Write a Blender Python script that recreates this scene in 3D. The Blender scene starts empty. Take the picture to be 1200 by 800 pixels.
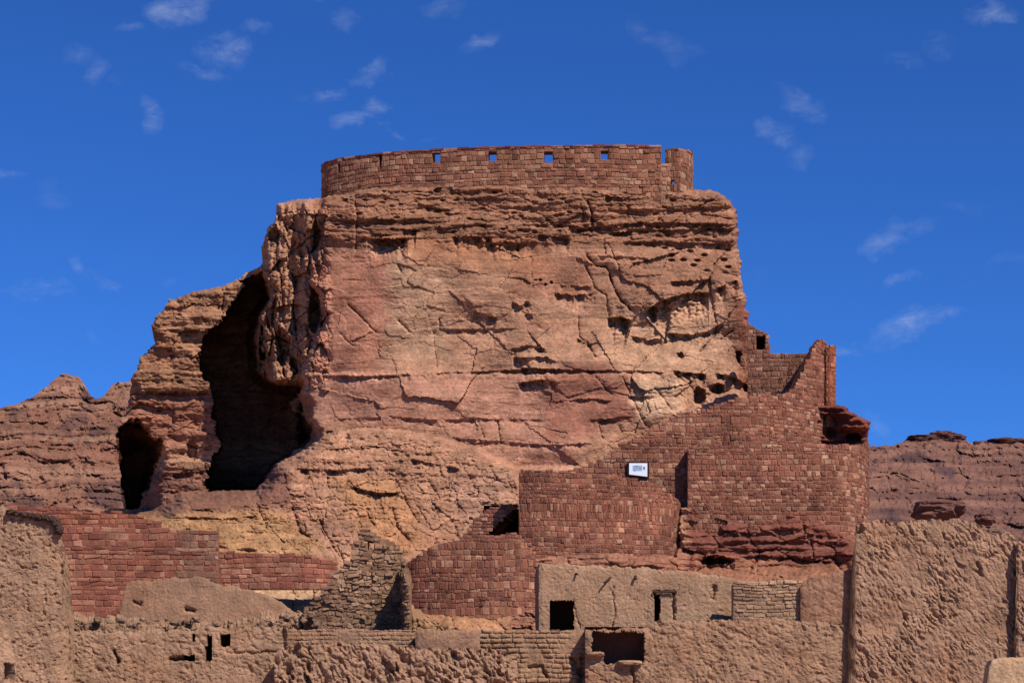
import bpy, bmesh, math, random
import numpy as np

# ------------------------------------------------------------------ basics
F, H, CX, CZ = 2270.0, 840.0, 600.0, 1.7      # focal length (px), eye level row, centre column, eye height
rng = np.random.default_rng(7)
random.seed(7)
scene = bpy.context.scene
COL = scene.collection

def at(px, py, D):
    return ((px - CX) / F * D, D, CZ + (H - py) / F * D)

def lin(r, g, b, k=1.0):
    def f(c):
        c = c / 255.0
        return c / 12.92 if c <= 0.04045 else ((c + 0.055) / 1.055) ** 2.4
    return np.array([f(r) * k, f(g) * k, f(b) * k])

# ------------------------------------------------------------------ noise (numpy)
def _h(ix, iy, seed):
    a = (ix.astype(np.int64) * 374761393 + iy.astype(np.int64) * 668265263 + seed * 974711) & 0xFFFFFFFF
    a = ((a ^ (a >> 13)) * 1274126177) & 0xFFFFFFFF
    a = ((a ^ (a >> 16)) * 2246822519) & 0xFFFFFFFF
    return (a ^ (a >> 15)) & 0xFFFFFFFF

def rnd(ix, iy, seed):
    return _h(ix, iy, seed) / 4294967295.0

def noise(x, y, seed=0):
    x = np.asarray(x, float); y = np.asarray(y, float)
    x, y = np.broadcast_arrays(x, y)
    x0 = np.floor(x); y0 = np.floor(y); fx = x - x0; fy = y - y0
    ix = x0.astype(np.int64); iy = y0.astype(np.int64)
    def g(dx, dy):
        a = rnd(ix + dx, iy + dy, seed) * 2 * math.pi
        return np.cos(a) * (fx - dx) + np.sin(a) * (fy - dy)
    u = fx * fx * fx * (fx * (fx * 6 - 15) + 10); v = fy * fy * fy * (fy * (fy * 6 - 15) + 10)
    a = g(0, 0) * (1 - u) + g(1, 0) * u
    b = g(0, 1) * (1 - u) + g(1, 1) * u
    return (a * (1 - v) + b * v) * 1.5

def fbm(x, y, seed=0, octv=4, gain=.5):
    s = 0; a = 1; t = 0
    for o in range(octv):
        s = s + a * noise(x * 2 ** o, y * 2 ** o, seed + o * 17); t += a; a *= gain
    return s / t * 1.3

def ridged(x, y, seed=0, octv=3):
    s = 0; a = 1; t = 0
    for o in range(octv):
        s = s + a * (1 - np.abs(noise(x * 2 ** o, y * 2 ** o, seed + o * 17)) * 2); t += a; a *= .5
    return s / t

def voronoi(x, y, seed=0, jit=.9):
    """returns F1, F2 and three random numbers of the nearest cell plus the offset to its centre"""
    x = np.asarray(x, float); y = np.asarray(y, float)
    ix = np.floor(x).astype(np.int64); iy = np.floor(y).astype(np.int64)
    f1 = np.full(x.shape, 9.); f2 = np.full(x.shape, 9.)
    cx = np.zeros(x.shape, np.int64); cy = np.zeros(x.shape, np.int64)
    ox = np.zeros(x.shape); oy = np.zeros(x.shape)
    for dx in (-1, 0, 1):
        for dy in (-1, 0, 1):
            qx = ix + dx; qy = iy + dy
            vx = qx + .5 + (rnd(qx, qy, seed) - .5) * jit - x
            vy = qy + .5 + (rnd(qx, qy, seed + 5) - .5) * jit - y
            d = np.sqrt(vx * vx + vy * vy)
            c = d < f1
            f2 = np.where(c, f1, np.minimum(f2, d))
            f1 = np.where(c, d, f1)
            cx = np.where(c, qx, cx); cy = np.where(c, qy, cy)
            ox = np.where(c, -vx, ox); oy = np.where(c, -vy, oy)
    return f1, f2, rnd(cx, cy, seed + 11), rnd(cx, cy, seed + 12), rnd(cx, cy, seed + 13), ox, oy

def sstep(a, b, x):
    t = np.clip((x - a) / (b - a), 0, 1)
    return t * t * (3 - 2 * t)

def polysd(X, Y, poly):
    """signed distance to a polygon, positive outside"""
    d = np.full(X.shape, 1e9); ins = np.zeros(X.shape, bool)
    n = len(poly)
    for i in range(n):
        x0, y0 = poly[i]; x1, y1 = poly[(i + 1) % n]
        ex, ey = x1 - x0, y1 - y0
        t = np.clip(((X - x0) * ex + (Y - y0) * ey) / (ex * ex + ey * ey + 1e-9), 0, 1)
        dd = (X - x0 - t * ex) ** 2 + (Y - y0 - t * ey) ** 2
        d = np.minimum(d, dd)
        if y0 != y1:
            c = ((y0 > Y) != (y1 > Y)) & (X < (x1 - x0) * (Y - y0) / (y1 - y0) + x0)
            ins ^= c
    d = np.sqrt(d)
    return np.where(ins, -d, d)

def linesd(X, Y, pts):
    """distance to a polyline, signed by the left/right side (positive below a line running left to right)"""
    best = np.full(X.shape, 1e9); sg = np.zeros(X.shape); end = np.zeros(X.shape)
    L = 0
    for (x0, y0), (x1, y1) in zip(pts[:-1], pts[1:]):
        ex, ey = x1 - x0, y1 - y0
        l2 = ex * ex + ey * ey
        t = np.clip(((X - x0) * ex + (Y - y0) * ey) / l2, 0, 1)
        dx = X - x0 - t * ex; dy = Y - y0 - t * ey
        d = np.sqrt(dx * dx + dy * dy)
        c = d < best
        best = np.where(c, d, best)
        s = np.sign(ex * dy - ey * dx)
        sg = np.where(c, np.where(s == 0, 1, s), sg)
        end = np.where(c, L + t * math.sqrt(l2), end)
        L += math.sqrt(l2)
    return best, sg, end / L

# ------------------------------------------------------------------ mesh helpers
def base_of(V):
    lo = V.min(0); hi = V.max(0)
    return np.array([(lo[0] + hi[0]) / 2, (lo[1] + hi[1]) / 2, lo[2]])

def mesh_obj(name, V, Q, mat, C=None, smooth=True, parent=None, loc=None):
    V = np.asarray(V, np.float32); Q = np.asarray(Q, np.int32)
    used = np.zeros(len(V), bool); used[Q.ravel()] = True
    if not used.all():
        remap = np.cumsum(used) - 1
        V = V[used]; Q = remap[Q].astype(np.int32)
        if C is not None: C = C[used]
    if parent is not None:
        b = np.array(parent.location)
    else:
        b = base_of(V) if loc is None else np.array(loc)
    me = bpy.data.meshes.new(name)
    k = Q.shape[1]
    me.vertices.add(len(V)); me.vertices.foreach_set('co', (V - b).astype(np.float32).ravel())
    me.loops.add(Q.size); me.loops.foreach_set('vertex_index', Q.ravel())
    me.polygons.add(len(Q)); me.polygons.foreach_set('loop_start', np.arange(0, Q.size, k, dtype=np.int32))
    me.polygons.foreach_set('use_smooth', np.full(len(Q), smooth))
    me.update(calc_edges=True)
    if C is not None:
        a = me.color_attributes.new('Col', 'FLOAT_COLOR', 'POINT')
        cc = np.ones((len(V), 4), np.float32); cc[:, :3] = C
        a.data.foreach_set('color', cc.ravel())
    me.validate()
    me.materials.append(mat)
    o = bpy.data.objects.new(name, me); COL.objects.link(o)
    if parent is not None: o.parent = parent
    else: o.location = b
    return o

def root(name, loc, label, cat, group=None):
    o = bpy.data.objects.new(name, None); COL.objects.link(o)
    o.location = loc; o.empty_display_size = .3
    tag(o, label, cat, group)
    bpy.context.view_layer.update()
    return o

def tag(o, label, cat, group=None):
    o['label'] = label; o['category'] = cat; o['kind'] = 'thing'
    if group: o['group'] = group
    return o

def grid_shell(Fv, Bv, M, back=True):
    """closed body between two vertex grids where the cell mask M is set"""
    ni, nj = Fv.shape[:2]
    I = np.arange(ni * nj).reshape(ni, nj); N = ni * nj
    def quad(a, b, c, d, m): return np.stack([a[m], b[m], c[m], d[m]], 1)
    A, B, C, D = I[:-1, :-1], I[1:, :-1], I[1:, 1:], I[:-1, 1:]
    qs = [quad(A, B, C, D, M)]
    if back: qs.append(quad(A + N, D + N, C + N, B + N, M))
    P = np.pad(M, 1)
    c = P[1:-1, 1:-1]
    m = c & ~P[:-2, 1:-1]; qs.append(quad(A, D, D + N, A + N, m))
    m = c & ~P[2:, 1:-1];  qs.append(quad(C, B, B + N, C + N, m))
    m = c & ~P[1:-1, :-2]; qs.append(quad(B, A, A + N, B + N, m))
    m = c & ~P[1:-1, 2:];  qs.append(quad(D, C, C + N, D + N, m))
    V = np.concatenate([Fv.reshape(-1, 3), Bv.reshape(-1, 3)])
    return V, np.concatenate(qs)

# ------------------------------------------------------------------ materials
def earth(name, scale=6.0, bump=.5, dist=.03, var=.25, strata=0.0, rough=.95, flat=None):
    m = bpy.data.materials.new(name); m.use_nodes = True
    nt = m.node_tree; N = nt.nodes; L = nt.links
    bs = N['Principled BSDF']; bs.inputs['Roughness'].default_value = rough
    bs.inputs['Specular IOR Level'].default_value = .12
    geo = N.new('ShaderNodeNewGeometry')
    n1 = N.new('ShaderNodeTexNoise'); n1.inputs['Scale'].default_value = scale; n1.inputs['Detail'].default_value = 6
    n1.inputs['Roughness'].default_value = .68
    L.new(geo.outputs['Position'], n1.inputs['Vector'])
    n2 = N.new('ShaderNodeTexNoise'); n2.inputs['Scale'].default_value = scale * .13; n2.inputs['Detail'].default_value = 5
    L.new(geo.outputs['Position'], n2.inputs['Vector'])
    def mr(src, lo, hi, a=.3, b=.7):
        r = N.new('ShaderNodeMapRange'); r.inputs[1].default_value = a; r.inputs[2].default_value = b
        r.inputs[3].default_value = lo; r.inputs[4].default_value = hi; L.new(src, r.inputs[0]); return r.outputs[0]
    def mul(a, b):
        x = N.new('ShaderNodeMath'); x.operation = 'MULTIPLY'; L.new(a, x.inputs[0]); L.new(b, x.inputs[1]); return x.outputs[0]
    f = mul(mr(n1.outputs[0], 1 - var, 1 + var), mr(n2.outputs[0], 1 - var * .7, 1 + var * .7))
    hgt = n1.outputs[0]
    if strata:
        mp = N.new('ShaderNodeMapping'); mp.inputs['Scale'].default_value = (.12, .12, 3.2)
        L.new(geo.outputs['Position'], mp.inputs['Vector'])
        n3 = N.new('ShaderNodeTexNoise'); n3.inputs['Scale'].default_value = 1.2; n3.inputs['Detail'].default_value = 6
        n3.inputs['Distortion'].default_value = .6; n3.inputs['Roughness'].default_value = .7
        L.new(mp.outputs[0], n3.inputs['Vector'])
        f = mul(f, mr(n3.outputs[0], 1 - strata, 1 + strata))
        ad = N.new('ShaderNodeMath'); ad.operation = 'MULTIPLY_ADD'; ad.inputs[1].default_value = 1.2
        L.new(n3.outputs[0], ad.inputs[0]); L.new(n1.outputs[0], ad.inputs[2]); hgt = ad.outputs[0]
    if flat is None:
        at_ = N.new('ShaderNodeVertexColor'); at_.layer_name = 'Col'; src = at_.outputs['Color']
    else:
        at_ = N.new('ShaderNodeRGB'); at_.outputs[0].default_value = (*flat, 1); src = at_.outputs[0]
    vm = N.new('ShaderNodeVectorMath'); vm.operation = 'SCALE'
    L.new(src, vm.inputs[0]); L.new(f, vm.inputs['Scale'])
    L.new(vm.outputs[0], bs.inputs['Base Color'])
    bp = N.new('ShaderNodeBump'); bp.inputs['Strength'].default_value = bump; bp.inputs['Distance'].default_value = dist
    L.new(hgt, bp.inputs['Height']); L.new(bp.outputs[0], bs.inputs['Normal'])
    return m

M_ROCK = earth('sandstone', 5.5, .7, .05, .3, strata=.09)
M_HILL = earth('far_sandstone', .9, .9, .5, .22, strata=.2)
M_STONE = earth('cut_stone', 9, .8, .05, .34)
M_MUD = earth('mud_plaster', 8, .9, .06, .2)
M_GROUND = earth('sandy_ground', 2.0, .8, .06, .2, flat=tuple(lin(160, 122, 98)))
M_WOOD = earth('old_palm_wood', 20, .6, .02, .3, flat=tuple(lin(70, 48, 36)))
M_FRAME = earth('dark_painted_metal', 20, .1, .003, .1, rough=.5, flat=tuple(lin(40, 26, 26)))
M_PANEL = earth('white_sign_face', 20, .05, .002, .04, rough=.5, flat=tuple(lin(225, 225, 228)))
M_INK = earth('pale_blue_print', 20, .05, .002, .1, rough=.5, flat=tuple(lin(150, 172, 190)))
M_INKD = earth('grey_print', 20, .05, .002, .1, rough=.5, flat=tuple(lin(135, 128, 145)))

# ------------------------------------------------------------------ wall paths
def path(pts, smooth=False, n=140):
    P = np.array(pts, float)                       # px, D, ytop, ybot
    if smooth:
        k = len(P); Q = np.vstack([2 * P[0] - P[1], P, 2 * P[-1] - P[-2]])
        out = []
        for i in range(k - 1):
            p0, p1, p2, p3 = Q[i:i + 4]
            for t in np.linspace(0, 1, n // (k - 1), endpoint=False):
                out.append(.5 * (2 * p1 + (p2 - p0) * t + (2 * p0 - 5 * p1 + 4 * p2 - p3) * t * t + (3 * p1 - p0 - 3 * p2 + p3) * t ** 3))
        out.append(P[-1]); P = np.array(out)
    X = (P[:, 0] - CX) / F * P[:, 1]; Y = P[:, 1]
    zt = CZ + (H - P[:, 2]) / F * Y; zb = CZ + (H - P[:, 3]) / F * Y
    s = np.concatenate([[0], np.cumsum(np.hypot(np.diff(X), np.diff(Y)))])
    s = s + np.arange(len(s)) * 1e-9
    class R: pass
    r = R(); r.S = s[-1]; r.px = P[:, 0]; r.s = s
    r.X = lambda q: np.interp(q, s, X); r.Y = lambda q: np.interp(q, s, Y)
    r.zt = lambda q: np.interp(q, s, zt); r.zb = lambda q: np.interp(q, s, zb)
    def nrm(q):
        e = .25
        dx = r.X(q + e) - r.X(q - e); dy = r.Y(q + e) - r.Y(q - e)
        l = np.hypot(dx, dy) + 1e-9
        return dy / l, -dx / l
    r.n = nrm
    r.s_of = lambda px: np.interp(px, P[:, 0], s)
    def z_of(px, py):
        D = np.interp(px, P[:, 0], Y); return CZ + (H - py) / F * D
    r.z_of = z_of
    return r

def holes_sz(r, holes):
    """pixel rectangles (x0, y0, x1, y1) on a wall -> (s0, z0, s1, z1)"""
    out = []
    for x0, y0, x1, y1 in holes:
        xm = (x0 + x1) / 2
        out.append((r.s_of(x0), r.z_of(xm, y1), r.s_of(x1), r.z_of(xm, y0)))
    return out

RED = [lin(124, 71, 57), lin(138, 82, 65), lin(104, 57, 46), lin(148, 97, 76), lin(162, 116, 95), lin(114, 69, 65), lin(172, 130, 108), lin(130, 73, 59)]
REDW = [3, 3, 2.5, 2.4, 1.3, 1.2, .6, 2.5]
RED2 = [lin(138, 76, 61), lin(146, 88, 70), lin(120, 66, 54), lin(158, 110, 90), lin(130, 72, 62), lin(146, 96, 77)]
BROWN = [lin(148, 103, 82), lin(134, 87, 68), lin(158, 114, 92), lin(122, 76, 60), lin(170, 129, 106), lin(138, 84, 66)]
GREY = [lin(136, 101, 80), lin(124, 90, 72), lin(144, 108, 86), lin(114, 82, 66), lin(150, 113, 90)]
MUDB = [lin(154, 119, 97), lin(148, 113, 92), lin(160, 126, 104), lin(142, 108, 87)]

def masonry(name, pts, pal, wts=None, ch=(.24, .42), cw=(.24, .6), holes=(), thick=.7, seed=1, smooth=False,
            relief=.02, ragged=.12, mortar=None, parent=None, upright=None, keep=None, joint=.008, wob=.10, tint=None, jit=.032, rot=.05):
    """a wall of separate rough stones laid in courses on a mortar core; one mesh"""
    r = path(pts, smooth); R = np.random.default_rng(seed)
    hs = holes_sz(r, holes)
    zmin = float(r.zb(r.s).min()); zmax = float(r.zt(r.s).max())
    pal = [np.array(p_) * np.array([1.0, 1.02, .88]) for p_ in pal]
    wts = np.array(wts if wts is not None else [1] * len(pal), float); wts /= wts.sum(); pal = np.array(pal); pm = (pal * wts[:, None]).sum(0)
    V = []; Q = []; C = []
    z = zmin; row = 0
    while z < zmax:
        h = R.uniform(ch[0] * .82, ch[1]) * (1.3 if R.random() < .12 else 1)
        up = upright is not None and upright[0] < (z - zmin) / (zmax - zmin) < upright[1]
        if up: h *= 1.6
        s = -R.uniform(0, .5)
        while s < r.S:
            w = R.uniform(*cw) * (.62 if up else 1) * (1.5 if R.random() < .12 else 1)
            segs = [(max(s, 0), min(s + w, r.S))]
            s += w
            za, zb_ = z, z + h
            for (a, zl, b, zh) in hs:
                if min(zb_, zh) - max(za, zl) > .4 * h:
                    ns = []
                    for (p, q) in segs:
                        if q <= a or p >= b: ns.append((p, q)); continue
                        if a - p > .08: ns.append((p, a))
                        if q - b > .08: ns.append((b, q))
                    segs = ns
            for (p, q) in segs:
                if q - p < .08: continue
                sm = (p + q) / 2
                top = float(r.zt(sm)) + ragged * (R.random() - .6)
                bot = float(r.zb(sm))
                if za > top - .08 or zb_ < bot: continue
                zt_ = min(zb_, top + .06)
                if zt_ - za < .08: continue
                if keep is not None and not keep(sm, (za + zt_) / 2, r): continue
                wv = wob * float(noise(sm * .35 + seed, za * .4, seed))
                pr = abs(R.normal(0, relief)) + .012
                jj = lambda: R.uniform(-jit, jit)
                ra = R.normal(0, rot); zm = (za + zt_) / 2
                nx, ny = r.n(sm)
                j = joint
                cr = [(p + j, za + j), (q - j, za + j), (q - j, zt_ - j), (p + j, zt_ - j)]
                cv = min(.05, .16 * min(q - p, zt_ - za))
                ins = [(cv, cv), (-cv, cv), (-cv, -cv), (cv, -cv)]
                b0 = len(V)
                for (ss, zz) in cr:
                    ss, zz = ss - ra * (zz - zm), zz + ra * (ss - sm)
                    ss += jj(); zz += jj() + wv
                    V.append((r.X(ss) - nx * .02, r.Y(ss) - ny * .02, zz))
                for (ss, zz), (da, db) in zip(cr, ins):
                    # rounded corners on the first step, front face after
                    ss, zz = ss - ra * (zz - zm), zz + ra * (ss - sm)
                    ss += da + jj(); zz += db + jj() + wv; pp = pr + R.normal(0, relief * .3)
                    V.append((r.X(ss) + nx * pp, r.Y(ss) + ny * pp, zz))
                Q += [(b0 + 4, b0 + 5, b0 + 6, b0 + 7), (b0, b0 + 1, b0 + 5, b0 + 4), (b0 + 1, b0 + 2, b0 + 6, b0 + 5),
                      (b0 + 2, b0 + 3, b0 + 7, b0 + 6), (b0 + 3, b0, b0 + 4, b0 + 7)]
                cl = fbm(np.array(sm * .22 + seed * 3.1), np.array(za * .3), seed + 3, 2)
                i = R.choice(len(pal), p=wts)
                c = pal[i] * .72 + pm * .28; c = (c * .9 + c.mean() * .1 * np.array([1.2, .95, .8])) * (1 + .12 * R.normal()) * (1 + .35 * float(cl))
                if tint is not None: c = tint(sm, za, r, c, R)
                C += [np.clip(c, .01, .8)] * 8
        z += h; row += 1
    # mortar core
    st = .14
    sl = np.unique(np.concatenate([np.arange(0, r.S + st, st)] + [[a, b] for a, _, b, _ in hs]))
    sl = sl[sl <= r.S + 1e-6]
    zl = np.unique(np.concatenate([np.arange(zmin, zmax + st, st)] + [[a, b] for _, a, _, b in hs]))
    Sg, Zg = np.meshgrid(sl, zl, indexing='ij')
    nx, ny = r.n(Sg)
    off = -.006 + .012 * noise(Sg * 3, Zg * 3, seed)
    Fv = np.stack([r.X(Sg) + nx * off, r.Y(Sg) + ny * off, Zg], -1)
    Bv = np.stack([r.X(Sg) - nx * thick, r.Y(Sg) - ny * thick, Zg], -1)
    sc = (Sg[:-1, :-1] + Sg[1:, 1:]) / 2; zc = (Zg[:-1, :-1] + Zg[1:, 1:]) / 2
    K = (zc < r.zt(sc) - .07) & (zc > r.zb(sc) - .1)
    for (a, zl_, b, zh) in hs:
        K &= ~((sc > a) & (sc < b) & (zc > zl_) & (zc < zh))
    if keep is not None:
        K &= np.vectorize(lambda a, b: bool(keep(a, b, r)))(sc, zc)
    V2, Q2 = grid_shell(Fv, Bv, K)
    mc = mortar if mortar is not None else pal.mean(0) * .95
    n0 = len(V)
    Va = np.concatenate([np.array(V).reshape(-1, 3), V2]); Qa = np.concatenate([np.array(Q, int).reshape(-1, 4), Q2 + n0])
    Ca = np.concatenate([np.array(C).reshape(-1, 3), np.tile(mc, (len(V2), 1))])
    return mesh_obj(name, Va, Qa, M_STONE, Ca, smooth=False, parent=parent)

def mudwall(name, pts, seed=1, step=1.25, thick=.6, holes=(), fb=.05, fscale=1.4, vor=0., vsize=.35, slant=0., pits=0., ragged=.12,
            course=0., chh=.14, col=lin(158, 124, 96), parent=None, smooth=False, stain=.12, cracks=(), mat=None, hand=0., edge=.06, sub=.018, billow=0., bsize=.5, basp=.5, bang=.9, runs=.035, hjit=.05):
    """a mud wall: thick body with a lumpy, pitted face and a crumbled top; one mesh"""
    r = path(pts, smooth)
    Dm = np.mean([p[1] for p in pts]); ds = step * Dm / F
    hs = holes_sz(r, holes)
    ni = max(8, int(r.S / ds)); 
    hh = float((r.zt(r.s) - r.zb(r.s)).max()); nj = max(8, int(hh / ds))
    s = np.linspace(0, r.S, ni); t = np.linspace(0, 1, nj)
    S, T = np.meshgrid(s, t, indexing='ij')
    zt = r.zt(S) + ragged * fbm(S * 1.3 + seed, S * 0 + 3.7, seed + 1, 6, .72) * 2.0 + ragged * .8 * np.maximum(noise(S * 4, S * 0 + .3, seed), 0)
    zb = r.zb(S)
    Z = zb + (zt - zb) * T
    d = fb * fbm(S * fscale, Z * fscale, seed, 5, .55) + sub * fbm(S * 6, Z * 6, seed + 9, 3)
    if billow:
        ca, sa = math.cos(bang), math.sin(bang)
        wS = S + .12 * fbm(S * 2, Z * 2, seed + 15, 3); wZ = Z + .12 * fbm(S * 2, Z * 2, seed + 16, 3)
        p = (wS * ca + wZ * sa) / bsize; q = (-wS * sa + wZ * ca) / (bsize * basp)
        pres = .35 + .65 * sstep(-.3, .35, fbm(S * .55, Z * .55, seed + 17, 3))
        acc = np.minimum(np.abs(noise(p, q, seed + 24)) * 2.4, .8) * .35
        for o_, (k_, am, th) in enumerate(((1.0, 1.1, .10), (1.9, .8, .12), (3.6, .5, .12))):
            acc = acc - am * np.clip(noise(p * k_ + 7 * o_, q * k_, seed + 34 + o_) - th, 0, .55)
            acc = acc + am * .35 * np.clip(noise(p * k_ + 3.3 + 7 * o_, q * k_ + .35, seed + 44 + o_) - .05, 0, .6)
        d = d + billow * pres * acc * 1.25
    d = d + runs * (ridged(S * 2.2 + .3 * noise(S * 2, Z, seed + 61), Z * .28, seed + 60, 3) - .6) * sstep(-.2, .4, fbm(S * .4, Z * .4, seed + 62, 2))
    if hand: d = d + hand * ridged(S * 1.1 + Z * .7, Z * 1.1 - S * .35, seed + 21, 3)
    if vor:
        wx = S + .1 * noise(S * 3, Z * 3, seed + 2); wz = Z + .1 * noise(S * 3, Z * 3, seed + 4)
        u = (wx + slant * wz) / vsize; v = (wz * 1.15 - slant * .5 * wx) / vsize
        f1, f2, a, b, c, ox, oy = voronoi(u, v, seed + 6)
        lump = np.clip((f2 - f1) * 2.2, 0, 1) ** .6
        d = d + vor * (lump * (.45 + .75 * a) + (b - .5) * oy * .9)
    if course:
        zz = Z + .05 * noise(S * .8, Z * .8, seed + 31) + .02 * noise(S * 4, Z * 4, seed + 32)
        row = np.floor(zz / chh); fr = zz / chh - row
        q = S / (chh * 2.3) + rnd(row.astype(np.int64), row.astype(np.int64) * 0, seed) * 5 + .12 * noise(S * 5, Z * 5, 3)
        fq = q - np.floor(q)
        e = np.minimum(np.minimum(fr, 1 - fr), np.minimum(fq, 1 - fq) * 2.3)
        rr = rnd(np.floor(q).astype(np.int64), row.astype(np.int64), seed + 7)
        on = sstep(-.3, .25, fbm(S * .5, Z * .7, seed + 40, 3) + .25)
        d = d + on * course * (sstep(0, .28, e) * (.6 + .8 * rr) - .5)
    if pits:
        pS = S + .09 * noise(S * 4, Z * 4, seed + 55); pZ = Z + .09 * noise(S * 4, Z * 4, seed + 56)
        f1, f2, a, b, c, ox, oy = voronoi(pS / .42, pZ / .3, seed + 50)
        rad = .12 + .26 * b
        d = d - pits * (a > .68) * np.clip(1 - f1 / rad, 0, 1) ** .7
        f1, f2, a, b, c, ox, oy = voronoi(pS / .17, pZ / .13, seed + 51)
        d = d - pits * .45 * (a > .72) * np.clip(1 - f1 / (.2 + .3 * b), 0, 1) ** .7
    for cp, cw_, cd in cracks:
        pp = [(float(r.s_of(x)), float(r.z_of(x, y))) for x, y in cp]
        wx = S + .08 * noise(S * 3, Z * 3, seed + 71) + .04 * noise(S * 9, Z * 9, seed + 73); wz = Z + .08 * noise(S * 3, Z * 3, seed + 72) + .04 * noise(S * 9, Z * 9, seed + 74)
        l, sg, en = linesd(wx, wz, pp)
        d = d - cd * np.exp(-(l / cw_) ** 2)
    # crumble towards the rim
    rim = np.minimum((1 - T) * (zt - zb), np.minimum(S, r.S - S) + .02)
    d = d - edge * np.exp(-rim / .12)
    nx, ny = r.n(S)
    Fv = np.stack([r.X(S) + nx * d, r.Y(S) + ny * d, Z], -1)
    Bv = np.stack([r.X(S) - nx * thick, r.Y(S) - ny * thick, Z], -1)
    M = np.ones((ni - 1, nj - 1), bool)
    if hs:
        jx = hjit * fbm(S * 2.5, Z * 2.5, seed + 81, 4, .7); jz = hjit * 1.3 * fbm(S * 3.5, Z * 2.5, seed + 82, 4, .7)
        sc = (S + jx)[:-1, :-1]; zc = (Z + jz)[:-1, :-1]
        for (a, z0, b, z1) in hs: M &= ~((sc > a) & (sc < b) & (zc > z0) & (zc < z1))
    V, Q = grid_shell(Fv, Bv, M)
    tone = 1 + 1.5 * stain * fbm(S * .45, Z * .45, seed + 90, 4) + stain * fbm(S * 2.2, Z * .8, seed + 91, 3) + .6 * stain * fbm(S * 7, Z * 6, seed + 92, 3)
    c = np.array(col)[None, None, :] * tone[..., None]
    c = c * np.array([1.0, .995, .87])
    red = np.clip(fbm(S * .35, Z * .45, seed + 93, 3) - .05, 0, 1)[..., None]
    c = c * (1 - red * np.array([.0, .12, .22]))
    C = np.concatenate([c.reshape(-1, 3), c.reshape(-1, 3)])
    return mesh_obj(name, V, Q, mat or M_MUD, np.clip(C, .01, .8), smooth=False, parent=parent)

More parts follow.
